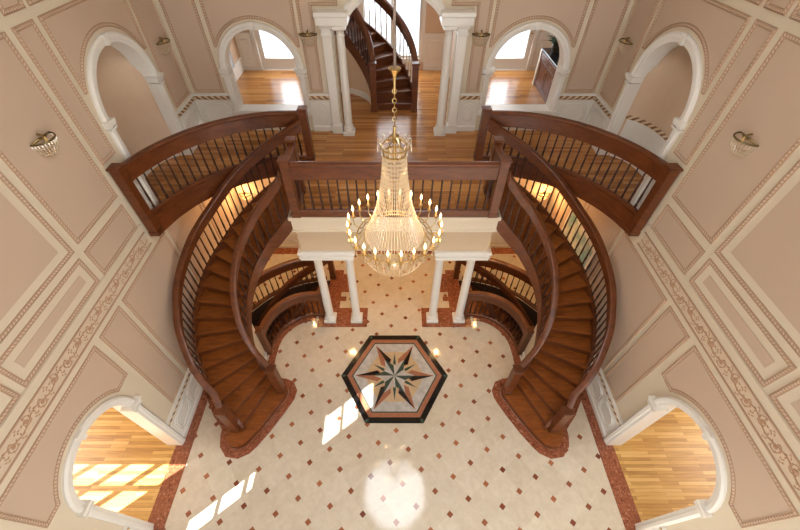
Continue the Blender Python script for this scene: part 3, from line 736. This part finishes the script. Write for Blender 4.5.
# medallion in the floor
def medallion():
    cx, cy = 0, 3.82; t = empty('floor_medallion', (cx, cy, .0), 'hexagonal marble medallion with a six-pointed star inlaid in the foyer floor', 'medallion')
    P = lambda r, a: (cx + r*math.cos(math.radians(a)), cy + r*math.sin(math.radians(a)))
    hexa = lambda r: [P(r, 60*i) for i in range(6)]
    def pl(name, poly, z, mat, parent=t): return MB().slab(poly, [], flat_map, z, .001).build(name, M[mat], parent)
    R = 1.225
    def ring(name, r0, r1, z, mat): return MB().slab(hexa(r0), [hexa(r1)[::-1]], flat_map, z, .001).build(name, M[mat], t)
    ring('black_border', R, R*.885, .010, 'blackm'); ring('rose_border', R*.885, R*.795, .010, 'rosem'); ring('green_border', R*.795, R*.77, .010, 'greenm')
    pl('white_field', hexa(R*.77), .0085, 'whitem')
    for i in range(6):
        c = P(R*.985, 60*i); MB().slab([P(R, 60*i), P(R*.95, 60*i-1.8), P(R*.90, 60*i), P(R*.95, 60*i+1.8)], [], flat_map, .0105, .001).build('corner_diamond', M['greenm'], t)
    tip, sh = R*.735, R*.34
    for i in range(6):
        a = 60*i
        pl('cream_lozenge', [P(.05, a+30), P(tip*.72, a+6), P(R*.50, a+30), P(tip*.72, a+54)], .0095, 'tanm')
    for i in range(6):
        a = 60*i
        pl('green_point', [P(R*.14, a+30), P(R*.26, a+24), P(R*.47, a+30), P(R*.26, a+36)], .0105, 'greenm')
        pl('rose_ray', [P(R*.17, a), P(sh, a+19), P(tip, a)], .0115, 'rosem')
        pl('rose_ray', [P(R*.17, a), P(sh, a-19), P(tip, a)], .0115, 'rosem')
        pl('black_ray', [P(R*.24, a-2), P(sh*1.0, a-18), P(tip*.97, a-.3)], .0125, 'blackm')
        pl('cream_wedge', [P(R*.0, a), P(R*.20, a+24), P(R*.38, a+0.5), P(R*.20, a)], .0135, 'whitem')
        pl('green_wedge', [P(R*.0, a), P(R*.21, a-25), P(R*.38, a-0.5), P(R*.20, a)], .0135, 'greenm')
        pl('white_wedge', [P(0, a+15), P(R*.19, a+15), P(R*.23, a+30), P(R*.19, a+45), P(0, a+45)], .0130, 'whitem')
medallion()

# ---------------------------------------------------------------- staircases
RISE = .18
CAP = [(-.055, -.015), (-.062, .01), (-.052, .032), (-.025, .042), (.025, .042), (.052, .032), (.062, .01), (.055, -.015)]
BOARD = [(-.032, -.19), (-.034, -.012), (.034, -.012), (.032, -.19)]
def newel(m, x, y, z0, z1, w=.07, ang=0.):
    m.bbox(x-w, x+w, y-w, y+w, z0, z1-.05, .006)
    m.bbox(x-w-.018, x+w+.018, y-w-.018, y+w+.018, z1-.05, z1, .014)
    m.bbox(x-w-.01, x+w+.01, y-w-.01, y+w+.01, z0, z0+.10, .008)
def bal_mesh(m, x, y, z0, z1):
    h = z1-z0
    m.lathe(x, y, [(.022, z0), (.022, z0+.1*h), (.015, z0+.14*h), (.022, z0+.28*h), (.014, z0+.62*h), (.015, z1)], 6)
def staircase(sg, zoff, label, k0=1, k1=20, basement=False):
    S = lambda p: (-sg*p[0], p[1])
    O = lambda t: S(crspline(OUT, t)); I = lambda t: S(crspline(INN, t))
    if basement:
        def I(t_):
            a = math.radians(178 - (t_-10)/11*86); return S((-1.98+1.09*math.cos(a), 4.5+1.09*math.sin(a)))
    base = S((-2.9, 2.9)) if not basement else S((-2.9, 6.0))
    t = empty('staircase' if not basement else 'basement_staircase', (base[0], base[1], max(zoff, -2.9)), label, 'staircase')
    def W2(d, kk):   # point across the stair: 0 inner, 1 outer
        a = I(kk); b = O(kk); return (a[0]+(b[0]-a[0])*d, a[1]+(b[1]-a[1])*d)
    for k in range(k0, k1+1):
        z = zoff+k*RISE
        m = MB()
        if k == 1 and not basement:
            poly = [S(p) for p in step1] + [O(2.35), I(2.35)]
            m.slab(poly, [], flat_map, z-.035, z)
            poly2 = inset(poly, .006)
        else:
            nn = 3; fr = [W2(d/nn, k-.10) for d in range(nn+1)]; bk = [W2(d/nn, k+1.0) for d in range(nn, -1, -1)]
            m.slab(fr+bk, [], flat_map, z-.035, z)
            fr = [W2(d/nn, k+.0) for d in range(nn+1)]; bk = [W2(d/nn, k+.12) for d in range(nn, -1, -1)]
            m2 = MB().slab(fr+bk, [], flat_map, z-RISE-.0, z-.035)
        st = m.build('step', M['tread'], t)
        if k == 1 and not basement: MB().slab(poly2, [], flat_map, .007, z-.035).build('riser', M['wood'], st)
        else: m2.build('riser', M['wood'], st)  # riser shade put into the colour with a darker wood than the treads
    # stringers
    n = 60
    ks = [k0+.6+(k1+.85-k0-.6)*i/n for i in range(n+1)]
    zt = lambda kk: zoff+kk*RISE
    sk_ = [(-.028, -.30), (-.028, .035), (.028, .035), (.028, -.30)]
    z_of = lambda kk: max(zt(kk), zoff+.31+.0)
    path = lambda fn, off: [(*fn(kk), max(zt(kk), .315 if not basement else -9)) for kk in ks]
    MB().rail(path(O, 0), sk_).build('outer_stringer', M['wood'], t)
    MB().rail(path(I, 0), sk_).build('inner_stringer', M['wood'], t)
    # soffit closing the underside
    v = []; f = []
    for i, kk in enumerate(ks):
        z = max(zt(kk)-.26, .02 if not basement else -9); v += [(*I(kk), z), (*O(kk), z), (*I(kk), z-.02), (*O(kk), z-.02)]
    for i in range(n): a = i*4; f += [(a, a+1, a+5, a+4), (a+2, a+6, a+7, a+3), (a, a+4, a+6, a+2), (a+1, a+3, a+7, a+5)]
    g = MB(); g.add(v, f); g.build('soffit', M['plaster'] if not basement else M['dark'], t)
    # handrails
    H = .86
    if not basement:
        no = S((-3.21, 2.60)); ni = S((-2.455, 3.39))
        mo = MB(); newel(mo, no[0], no[1], RISE, 1.17, .082); mo.build('newel', M['wood'], t)
        mo = MB(); newel(mo, ni[0], ni[1], RISE, 1.22, .078); mo.build('newel', M['wood'], t)
        op = [(no[0], no[1], 1.10)] + [(*O(3.3+i*.35), zt(3.3+i*.35)+H+.14*max(0,1-i/4)*-1+.0) for i in range(0, 52) if 3.3+i*.35 <= 20.7] + [(*S((-1.79, 6.70)), 4.66)]
        ip = [(ni[0], ni[1], 1.14)] + [(*I(2.8+i*.35), zt(2.8+i*.35)+H-.05*max(0,1-i/3)) for i in range(0, 55) if 2.8+i*.35 <= 20.6] + [(*S((-1.82, 5.10)), 4.66)]
        kr = (3.35, 20.7)
    else:
        op = [(*O(k0+i*.35), zt(k0+i*.35)+H) for i in range(0, 60) if k0+i*.35 <= 20.6] + [(*S((-1.79, 6.70)), .90)]
        ip = [(*I(k0+i*.35), zt(k0+i*.35)+H) for i in range(0, 60) if k0+i*.35 <= 19.5]
        kr = (k0+.5, 20.3)
    for pth, fn in ((op, O), (ip, I)):
        hr = MB().rail(pth, CAP).build('handrail', M['wood'], t, smooth=True)
        MB().rail(pth, BOARD).build('rail_board', M['wood'], hr)
    kk = kr[0]
    while kk < kr[1]:
        for fn in (O, I):
            if basement and fn is I and kk > 19: continue
            if fn is I and round((kk-kr[0])/.46) % 2: continue
            p = fn(kk); m = MB(); bal_mesh(m, p[0], p[1], zt(kk)+.03, zt(kk)+H-.15); m.build('baluster', M['baluster'], t)
        kk += .46
    return t
staircase(-1, 0, 'curved mahogany staircase sweeping up along the left wall')
staircase(1, 0, 'curved mahogany staircase sweeping up along the right wall')
staircase(-1, -21*RISE, 'dark flight going down under the left staircase', 10, 20, True)
staircase(1, -21*RISE, 'dark flight going down under the right staircase', 10, 20, True)
# cream spandrel wall under the inner side of each lower flight
for sg, nm in ((-1, 'left'), (1, 'right')):
    S = lambda p: (-sg*p[0], p[1])
    n = 30; v = []; f = []
    bb = MB()
    pts = []
    for i in range(n+1):
        kk = 1.8+(9.2-1.8)*i/n; p = S(crspline(INN, kk)); c = S((-2.28, 4.33)); d = Vector((p[0]-c[0], p[1]-c[1])).normalized()
        q = (p[0]-d.x*.01, p[1]-d.y*.01); q2 = (p[0]+d.x*.01, p[1]+d.y*.01); z = max(kk*RISE-.28, .03)
        v += [(*q, 0.0), (*q2, 0.0), (*q, z), (*q2, z)]; 
        pts.append((p[0]-d.x*.022, p[1]-d.y*.022, 0))
    for i in range(n): a = i*4; f += [(a, a+4, a+6, a+2), (a+1, a+3, a+7, a+5), (a, a+1, a+5, a+4), (a+2, a+6, a+7, a+3)]
    m = MB(); m.add(v, f); o = m.build('wall_spandrel_'+nm, M['cream'], keep=True); tag(o, 'cream wall closing the side under the %s staircase' % nm, kind='structure')
    bb.rail(pts[8:], [(-.012, 0.0), (-.012, .14), (.012, .14), (.012, 0.0)]).build('skirting', M['white'], o)

# ---------------------------------------------------------------- railings upstairs and round the stairwells
BCAP = CAP
BBOARD = [(-.032, -.26), (-.034, -.012), (.034, -.012), (.032, -.26)]
def railing(name, label, cat, pts, ztop, zfloor, newels, fascia=None, spacing=.145, group=None, curb=True, inset_ends=.1):
    """pts: plan polyline; newels: list (x,y,z0,z1)"""
    t = empty(name, (pts[len(pts)//2][0], pts[len(pts)//2][1], zfloor), label, cat, group)
    P = [(x, y, ztop-.042) for x, y in pts]
    hr = MB().rail(P, BCAP).build('handrail', M['wood'], t, smooth=True); MB().rail(P, BBOARD).build('rail_board', M['wood'], hr)
    if curb: MB().rail([(x, y, zfloor) for x, y in pts], [(-.045, .002), (-.045, .07), (-.02, .085), (.02, .085), (.045, .07), (.045, .002)]).build('base_rail', M['wood'], t)
    if fascia:
        z0, z1, off = fascia
        MB().rail([(x, y, 0) for x, y in pts], [(off-.022, z0), (off-.022, z1), (off+.022, z1), (off+.022, z0)]).build('fascia', M['wood'], t)
    for q in newels:
        m = MB(); newel(m, *q); m.build('newel', M['wood'], t)
    # balusters
    L = [0]
    for i in range(1, len(pts)): L.append(L[-1]+math.dist(pts[i-1], pts[i]))
    n = max(1, round((L[-1]-2*inset_ends)/spacing))
    for i in range(n+1):
        s = inset_ends+(L[-1]-2*inset_ends)*i/n; j = 0
        while j < len(L)-2 and L[j+1] < s: j += 1
        u = (s-L[j])/(L[j+1]-L[j]); x = pts[j][0]+(pts[j+1][0]-pts[j][0])*u; y = pts[j][1]+(pts[j+1][1]-pts[j][1])*u
        m = MB(); bal_mesh(m, x, y, zfloor+.08 if curb else zfloor, ztop-.28); m.build('baluster', M['baluster'], t)
    return t
for sg, nm in ((-1, 'left'), (1, 'right')):
    mx = lambda l: [(-sg*x, y) for x, y in l]
    c = mx(arc(BC[0], BC[1], BR+.015, 169, 88, 26)); 
    railing('balcony_railing', 'curved wooden balcony railing upstairs from the %s wall to the stair head' % nm, 'railing', c, 4.80, F,
            [(sg*4.215, 4.84, 3.50, 4.88, .075), (sg*1.72, 6.78, F, 4.88, .07)], fascia=(3.43, 3.80, (-.04 if sg < 0 else .04)), spacing=.15)
    railing('landing_railing', 'short wooden railing between two newels at the head of the %s staircase' % nm, 'railing', [(sg*1.72, 5.165), (sg*1.72, 5.60)], 4.80, F,
            [(sg*1.735, 5.68, F, 4.87, .065)], spacing=.13, inset_ends=.09)
    g = mx(arc(-1.98, 4.5, 1.0, 180, 90, 16) + [(-1.84, 5.50)])
    railing('stairwell_railing', 'low curved wooden railing round the stairwell beside the %s columns' % nm, 'railing', g, .95, 0.0,
            [(sg*3.0, 4.42, .0, 1.02, .065), (sg*1.80, 5.50, .007, 1.0, .055)], spacing=.125)
    g = mx([(crspline(OUT, 11.5+9.3*i/24)[0]*1.0-.03, crspline(OUT, 11.5+9.3*i/24)[1]+.06) for i in range(25)])
    railing('stairwell_railing', 'dark wooden railing along the far side of the %s stairwell' % nm, 'railing', g, .95, 0.0,
            [(sg*1.73, 6.78, .0, 1.02, .07)], spacing=.15)
railing('bridge_railing', 'straight wooden railing across the bridge between the two staircases', 'railing', [(-1.66, 5.06), (1.66, 5.06)], 4.80, F,
        [(-1.72, 5.06, 3.73, 4.88, .07), (1.72, 5.06, 3.73, 4.88, .07)], spacing=.155, fascia=(3.73, 3.80, -.024))

# ---------------------------------------------------------------- bridge beam, columns
m = MB()
m.box(-1.86, 1.86, 5.04, 5.70, 3.36, 3.72); m.box(-1.89, 1.89, 5.01, 5.74, 3.64, 3.72)
m.box(-1.88, 1.88, 5.02, 5.72, 3.36, 3.40)
o = m.build('wall_beam', M['cream']); tag(o, 'cream beam carrying the bridge above the columns', kind='structure')
MB().box(-1.85, 1.85, 5.15, 5.60, 2.74, 3.36).build('beam_frieze', M['tanpaint'], o)
for sg, nm in ((-1, 'left'), (1, 'right')):
    m = MB(); X0, X1 = sorted((sg*.80, sg*1.93))
    m.bbox(X0, X1, 5.08, 5.66, 2.66, 2.74, .012); m.box(X0+.03, X1-.03, 5.11, 5.63, 2.50, 2.66); m.bbox(X0+.01, X1-.01, 5.09, 5.65, 2.56, 2.60, .01)
    o = m.build('trim_%d' % tn, M['white']); tn += 1; tag(o, 'white entablature on the %s pair of columns' % nm, kind='structure')
def column(x, y, z0, z1, r, label, group, r_top=.84):
    t = empty('column', (x, y, z0), label, 'column', group); h = z1-z0
    w = r*1.45
    m = MB(); m.bbox(x-w, x+w, y-w, y+w, z0, z0+.09, .006); m.lathe(x, y, [(r*1.35, z0+.09), (r*1.42, z0+.115), (r*1.35, z0+.14), (r*1.12, z0+.16), (r*1.2, z0+.185), (r*1.0, z0+.20)], 20); m.build('base', M['white'], t, smooth=True)
    m = MB(); m.lathe(x, y, [(r, z0+.20), (r*.99, z0+.20+(h-.4)*.35), (r*r_top, z1-.20)], 20); m.build('shaft', M['white'], t, smooth=True)
    m = MB(); m.lathe(x, y, [(r*r_top, z1-.20), (r*.95, z1-.19), (r*.95, z1-.175), (r*r_top, z1-.17), (r*r_top, z1-.11), (r*1.15, z1-.07)], 20)
    m.bbox(x-w*.95, x+w*.95, y-w*.95, y+w*.95, z1-.07, z1, .01); m.build('capital', M['white'], t, smooth=True)
for sg, nm in ((-1, 'left'), (1, 'right')):
    column(sg*1.64, 5.38, .007, 2.50, .10, 'white column under the bridge, outer one of the %s pair' % nm, 'white columns under the bridge')
    column(sg*.965, 5.38, .007, 2.50, .10, 'white column under the bridge, inner one of the %s pair' % nm, 'white columns under the bridge')
    column(sg*1.02, 7.86, F, 5.93, .088, 'slim white round column upstairs at the %s of the central opening' % nm, 'white columns of the central opening')
    m = MB(); x0 = sg*1.285
    t = empty('pilaster', (x0, 7.95, F), 'flat white pilaster on the back wall upstairs, %s of the central opening' % nm, 'pilaster', 'pilasters of the central opening')
    m.bbox(x0-.085, x0+.085, 7.87, 7.999, F+.2, 5.73, .006); m.build('shaft', M['white'], t)
    m = MB(); m.bbox(x0-.115, x0+.115, 7.84, 7.999, F, F+.2, .01); m.build('base', M['white'], t)
    m = MB(); m.bbox(x0-.10, x0+.10, 7.85, 7.999, 5.73, 5.80, .01); m.bbox(x0-.115, x0+.115, 7.83, 7.999, 5.86, 5.93, .01); m.box(x0-.085, x0+.085, 7.86, 7.999, 5.78, 5.88); m.build('capital', M['white'], t)
    m = MB(); X0, X1 = sorted((sg*.84, sg*1.46))
    m.bbox(X0, X1, 7.74, 7.999, 6.06, 6.14, .01); m.box(X0+.02, X1-.02, 7.77, YB+TH, 5.93, 6.06)
    o = m.build('trim_%d' % tn, M['white']); tn += 1; tag(o, 'white block of entablature %s of the central opening' % nm, kind='structure')
path = CARC
o = MB().sweep2(path, [(-.006, -TH-.005), (-.006, .05), (.05, .07), (.12, .05), (.16, 0)], False, back_map).build('trim_%d' % tn, M['white']); tn += 1
tag(o, 'white arch over the central opening upstairs', kind='structure')

# ---------------------------------------------------------------- upper spiral stair in the hall
def spiral():
    cx, cy = -1.62, 9.0; Ri, Ro = 1.12, 2.10; dth = 9.5; r = .175
    t = empty('spiral_staircase', (0, 9.0, F), 'dark curved staircase rising from the upstairs hall past the bright window', 'staircase')
    P = lambda rr, k: (cx + rr*math.cos(math.radians(dth*k)), cy + rr*math.sin(math.radians(dth*k)))
    N_ = 13
    for k in range(N_):
        z = F+(k+1)*r; m = MB()
        m.slab([P(Ri, k-.12), P(Ro, k-.12), P(Ro, k+1), P(Ri, k+1)], [], flat_map, z-.035, z); m.slab([P(Ri, k), P(Ro, k), P(Ro, k+.12), P(Ri, k+.12)], [], flat_map, z-r, z-.035)
        m.build('step', M['wood'], t)
    ks = [.1+(N_-.2)*i/40 for i in range(41)]
    for rr, nm_ in ((Ri, 'inner_stringer'), (Ro, 'outer_stringer')):
        MB().rail([(*P(rr, k), F+max(k*r, .02)+r) for k in ks], [(-.025, -.36), (-.025, .04), (.025, .04), (.025, -.36)]).build(nm_, M['wood'], t)
        hr = MB().rail([(*P(rr, k), F+(k+1)*r+.85) for k in ks], CAP).build('handrail', M['wood'], t, smooth=True)
        MB().rail([(*P(rr, k), F+(k+1)*r+.85) for k in ks], BOARD).build('rail_board', M['wood'], hr)
        m = MB(); q = P(rr, -.15); newel(m, q[0], q[1], F, F+1.12); m.build('newel', M['wood'], t)
        k = .5
        while k < N_-.5:
            q = P(rr, k); m = MB(); bal_mesh(m, q[0], q[1], F+(k+1)*r+.03, F+(k+1)*r+.71); m.build('baluster', M['white'] if rr == Ro else M['baluster'], t); k += .5
    v = []; f = []
    for k in ks: z = F+(k+1)*r-.32; z = max(z, F+.02); v += [(*P(Ri, k), z), (*P(Ro, k), z)]
    for i in range(40): a = i*2; f.append((a, a+1, a+3, a+2))
    g = MB(); g.add(v, f); g.build('soffit', M['plaster'], t)
    # curved beige wall below and beside the inner string
    pts = [P(Ri-.03, k) for k in [i*.5 for i in range(0, 26)]]
    v = []; f = []
    for i, q in enumerate(pts):
        k = i*.5; z = F+max((k+1)*r-.30, .06); v += [(*q, F), (*q, z)]
    for i in range(len(pts)-1): a = i*2; f.append((a, a+2, a+3, a+1))
    g = MB(); g.add(v, f); o = g.build('wall_under_spiral', M['hallwall'], keep=True); tag(o, 'curved beige wall under the upper stair', kind='structure')
    MB().rail([(*q, F) for q in pts], [(.0, 0.), (.0, .14), (.02, .14), (.02, 0.)]).build('skirting', M['white'], o)
spiral()

# ---------------------------------------------------------------- chandelier
def chandelier():
    cx, cy = 0.0, 3.30
    t = empty('chandelier', (cx, cy, 4.24), 'large crystal chandelier with a ring of lit candle bulbs hanging over the foyer', 'chandelier')
    B = lambda name, m, mat, par=t, sm=True: m.build(name, M[mat], par, smooth=sm)
    # chain
    m = MB(); z = 6.30; k = 0
    while z < 6.62:
        a = (1, 0, 0) if k % 2 else (0, 1, 0); 
        m.torus((cx, cy, z+.03), a, (0, 0, 1), .020, .005, 10, 5); z += .042; k += 1
    B('chain', m, 'brass')
    B('chain_cup', MB().lathe(cx, cy, [(.010, 6.60), (.012, 6.72), (.018, 6.74), (.030, 6.77), (.050, 6.80), (.056, 6.812), (.045, 6.815), (.010, 6.81)], 16), 'brass')
    m = MB(); m.tube([(cx+.004*math.sin(z_*14), cy+.004*math.cos(z_*14), z_) for z_ in [6.8+.05*i for i in range(53)]], .011, 6); B('chain_sleeve', m, 'sleeve')
    # crown
    B('stem', MB().lathe(cx, cy, [(.012, 5.9), (.012, 6.12), (.03, 6.14), (.012, 6.17), (.035, 6.20), (.014, 6.24), (.02, 6.30)], 12), 'brass')
    m = MB(); m.torus((cx, cy, 6.02), (1, 0, 0), (0, 1, 0), .118, .010, 28, 6); m.torus((cx, cy, 6.09), (1, 0, 0), (0, 1, 0), .135, .008, 28, 6)
    for i in range(6):
        a = 2*PI*i/6; c, s = math.cos(a), math.sin(a)
        m.tube([(cx+c*.118, cy+s*.118, 6.02), (cx+c*.12, cy+s*.12, 6.12), (cx+c*.06, cy+s*.06, 6.19), (cx, cy, 6.2)], .006, 5)
    B('crown_ring', m, 'brass')
    for i in range(12):
        a = 2*PI*(i+.5)/12; c, s = math.cos(a), math.sin(a); m = MB()
        m.tube([(cx+c*.12, cy+s*.12, 6.08), (cx+c*.145, cy+s*.145, 6.15), (cx+c*.165, cy+s*.165, 6.16), (cx+c*.17, cy+s*.17, 6.12)], [.004, .007, .006, .003], 5)
        m.lathe(cx+c*.17, cy+s*.17, [(.001, 6.05), (.009, 6.08), (.001, 6.12)], 6); B('crystal_plume', m, 'crystal')
    # strands from crown to basket
    def prof(u):   # u 0..1 -> r,z
        r = .118+(.365-.118)*(.25*u+.75*u**2.6); z = 6.02-(6.02-4.92)*u
        return r, z
    NS = 56
    for i in range(NS):
        a = 2*PI*i/NS; c, s = math.cos(a), math.sin(a); m = MB(); pts = []; rr = []
        n = 44
        for j in range(n+1):
            r, z = prof(j/n); pts.append((cx+c*r, cy+s*r, z)); rr.append(.0065 if j % 2 else .0022)
        m.tube(pts, rr, 4, cap=False); m.build('bead_strand', M['crystal'], t)
    m = MB(); m.torus((cx, cy, 4.92), (1, 0, 0), (0, 1, 0), .37, .005, 40, 6); B('basket_ring', m, 'brass')
    # lower bowl of strands
    for i in range(40):
        a = 2*PI*i/40; c, s = math.cos(a), math.sin(a); m = MB(); pts = []; rr = []
        for j in range(23):
            u = j/22; r = .43*math.cos(u*PI/2*.97); z = 4.84-.50*math.sin(u*PI/2); pts.append((cx+c*r, cy+s*r, z)); rr.append(.006 if j % 2 else .002)
        m.tube(pts, rr, 4, cap=False); m.build('bowl_strand', M['crystal'], t)
    B('finial', MB().lathe(cx, cy, [(.001, 4.27), (.035, 4.31), (.02, 4.35), (.05, 4.38), (.01, 4.40)], 12), 'crystal')
    # arm ring, arms and candles
    m = MB(); m.torus((cx, cy, 4.90), (1, 0, 0), (0, 1, 0), .46, .008, 48, 6); B('arm_ring', m, 'brass')
    NC = 24
    for i in range(NC):
        a = 2*PI*(i+.5)/NC; c, s = math.cos(a), math.sin(a); Rr = .55; DZ = .15
        P = lambda r, z: (cx+c*r, cy+s*r, z+DZ)
        m = MB(); m.tube([P(.38, 4.82), P(.42, 4.74), P(.47, 4.70), P(.53, 4.73), P(.56, 4.80), P(Rr, 4.86)], .008, 5); arm = B('arm', m, 'brass')
        x, y, _ = P(Rr, 0)
        B('drip_pan', MB().lathe(x, y, [(.008, 4.84+DZ), (.026, 4.86+DZ), (.030, 4.872+DZ), (.012, 4.87+DZ)], 10), 'brass', arm)
        B('crystal_drop', MB().lathe(x, y, [(.001, 4.72+DZ), (.011, 4.75+DZ), (.004, 4.80+DZ), (.001, 4.84+DZ)], 6), 'crystal', arm)
        cd = B('candle', MB().lathe(x, y, [(.010, 4.87+DZ), (.010, 4.955+DZ)], 8), 'candle')
        B('bulb', MB().lathe(x, y, [(.006, 4.955+DZ), (.015, 4.98+DZ), (.012, 5.005+DZ), (.004, 5.035+DZ), (.001, 5.045+DZ)], 8), 'flame', cd)
    for z, e in ((5.0, 5),):
        l = point('chandelier_glow', (cx, cy, z), e, (1.0, .68, .36), .12)
    for i in range(6):
        a = 2*PI*i/6; point('candle_glow', (cx+.56*math.cos(a), cy+.56*math.sin(a), 5.22), 3.2, (1.0, .66, .32), .05)
chandelier()

# ---------------------------------------------------------------- wall sconces
def sconce(origin, nrm, label, lit=False, group='wall sconces with beaded shades'):
    """origin on the wall; nrm horizontal normal into the room"""
    o = Vector(origin); n = Vector(nrm); tt = Vector((-n.y, n.x, 0))
    t = empty('wall_sconce', origin, label, 'wall lamp', group)
    Q = lambda a, r, z: o + tt*(r*math.cos(a)) + n*(r*math.sin(a)*.95) + Vector((0, 0, z))
    R = .165
    m = MB(); m.tube([Q(PI*i/14, R, 0) for i in range(15)], .011, 6); m.tube([Q(0, R, 0), Q(PI, R, 0)], .010, 6)
    m.build('rim', M['bronze'], t, smooth=True)
    m = MB()
    for sx in (-1, 1):
        m.tube([o + n*.0 + tt*sx*R*.95, o + n*.05+tt*sx*.08+Vector((0, 0, .03)), o + n*.075 + Vector((0, 0, .0))], .008, 6)
    m.tube([o + n*.01 + Vector((0, 0, .06)), o + n*.06+Vector((0, 0, .05)), o+n*.08 + Vector((0, 0, -.01))], .014, 6)
    m.build('bracket', M['dimbrass'], t, smooth=True)
    m = MB(); m.tube([o+n*.075+Vector((0, 0, -.06)), o+n*.075+Vector((0, 0, .0)), o+n*.075+Vector((0, 0, .03))], [.012, .02, .008], 8)
    m.build('bulb', M['sconce_lit'] if lit else M['candle'], t, smooth=True)
    m = MB(); n1 = 15
    for i in range(n1):
        a = PI*i/(n1-1); m.tube([Q(a, R*math.cos(u*PI/2*.92), -.20*math.sin(u*PI/2)) for u in [j/8 for j in range(9)]], [.004, .007]*4+[.004], 4)
    for u in (.2, .4, .6, .8):
        m.tube([Q(PI*i/14, R*math.cos(u*PI/2*.92), -.20*math.sin(u*PI/2)) for i in range(15)], .0035, 4)
    m.build('beaded_shade', M['crystal'], t)
    if lit: point('sconce_glow', tuple(o+n*.2+Vector((0, 0, .05))), 22, (1.0, .55, .2), .05)
for sg, nm in ((-1, 'left'), (1, 'right')):
    sconce((sg*(W-.012), 4.15, 5.70), (-sg, 0, 0), 'unlit half-round wall lamp with beaded shade on the %s wall over the stairs' % nm)
    sconce((sg*(W-.012), 7.62, 5.72), (-sg, 0, 0), 'unlit half-round wall lamp with beaded shade on the %s wall beyond the upstairs arch' % nm)
    sconce((sg*1.645, 7.988, 5.74), (0, -1, 0), 'unlit half-round wall lamp with beaded shade on the back wall %s of the central opening' % nm)
    sconce((sg*3.93, 7.988, 2.02), (0, -1, 0), 'lit wall lamp in the ground floor corner behind the %s staircase' % nm, True, 'lit wall lamps under the balconies')

# ---------------------------------------------------------------- cabinet and plant in the right upstairs room, picture
t = empty('cabinet', (4.15, 9.65, F), 'dark cherry cabinet with black top against the wall in the right upstairs room', 'cabinet')
MB().bbox(3.84, 4.58, 8.75, 10.5, F, F+.88, .01).build('body', M['cabinet'], t)
MB().bbox(3.80, 4.60, 8.71, 10.54, F+.88, F+.92, .01).build('worktop', M['granite'], t)
MB().bbox(3.80, 3.86, 10.5, 10.58, F, F+.88, .01).build('end_post', M['white'], t)
for i in range(3):
    y0 = 8.77+i*.575
    d = MB().slab(rect(y0, y0+.55, F+.08, F+.66), [rect(y0+.09, y0+.46, F+.17, F+.57)], lambda u, v, d_: (3.84-d_, u, v), .0, .022)
    d.slab(rect(y0+.10, y0+.45, F+.18, F+.56), [], lambda u, v, d_: (3.84-d_, u, v), 0, .012)
    d = d.build('door', M['cabinet'], t)
    MB().tube([(3.80, y0+.5, F+.55), (3.79, y0+.5, F+.60), (3.80, y0+.5, F+.64)], .006, 5).build('handle', M['brass'], d)
    d = MB().bbox(3.818, 3.84, y0, y0+.55, F+.69, F+.85, .005).build('drawer', M['cabinet'], t)
    MB().tube([(3.80, y0+.2, F+.77), (3.79, y0+.275, F+.77), (3.80, y0+.35, F+.77)], .006, 5).build('handle', M['brass'], d)
t = empty('potted_plant', (4.06, 10.25, F+.92), 'green leafy potted plant on the cherry cabinet', 'plant')
MB().lathe(4.06, 10.25, [(.09, F+.921), (.13, F+1.0), (.12, F+1.12), (.10, F+1.12)], 14).build('pot', M['pot'], t, smooth=True)
m = MB()
for i in range(90):
    a = random.uniform(0, 2*PI); l = random.uniform(.25, .62); e = random.uniform(.2, 1.4)
    d = Vector((math.cos(a)*math.cos(e)*.55, math.sin(a)*math.cos(e), math.sin(e))); b = Vector((4.06, 10.25, F+1.1)); tip = b + d*l - Vector((0, 0, .15*math.cos(e)*l))
    mid = b + d*l*.55; sd_ = d.cross(Vector((0, 0, 1))).normalized()*random.uniform(.025, .05)
    q = lambda p: Vector((min(p.x, 4.6), p.y, p.z))
    m.add([q(b), q(mid+sd_), q(tip), q(mid-sd_)+Vector((0, 0, .004))], [(0, 1, 2, 3)])
m.build('foliage', M['green'], t)
# picture on the right wall under the balcony
t = empty('wall_picture', (W-.02, 6.2, 1.2), 'pale blue framed picture on the right wall behind the staircase', 'picture')
fm = side_map(1)
MB().slab(rect(5.45, 7.0, 1.15, 2.40), [rect(5.53, 6.92, 1.23, 2.32)], fm, .027, .065).build('frame', M['white'], t)
def pic():
    m = nmat('pale_blue_canvas', srgb(176, 200, 200), .5); nt = m.node_tree; b = nt.nodes['Principled BSDF']
    n = nt.nodes.new('ShaderNodeTexNoise'); n.inputs['Scale'].default_value = 3; n.inputs['Detail'].default_value = 3
    cr = nt.nodes.new('ShaderNodeValToRGB'); cr.color_ramp.elements[0].position = .35; cr.color_ramp.elements[0].color = (*srgb(120, 165, 170), 1)
    cr.color_ramp.elements[1].position = .6; cr.color_ramp.elements[1].color = (*srgb(225, 222, 205), 1)
    nt.links.new(n.outputs['Fac'], cr.inputs[0]); nt.links.new(cr.outputs[0], b.inputs['Base Color']); return m
MB().slab(rect(5.53, 6.92, 1.23, 2.32), [], fm, .027, .04).build('canvas', pic(), t)
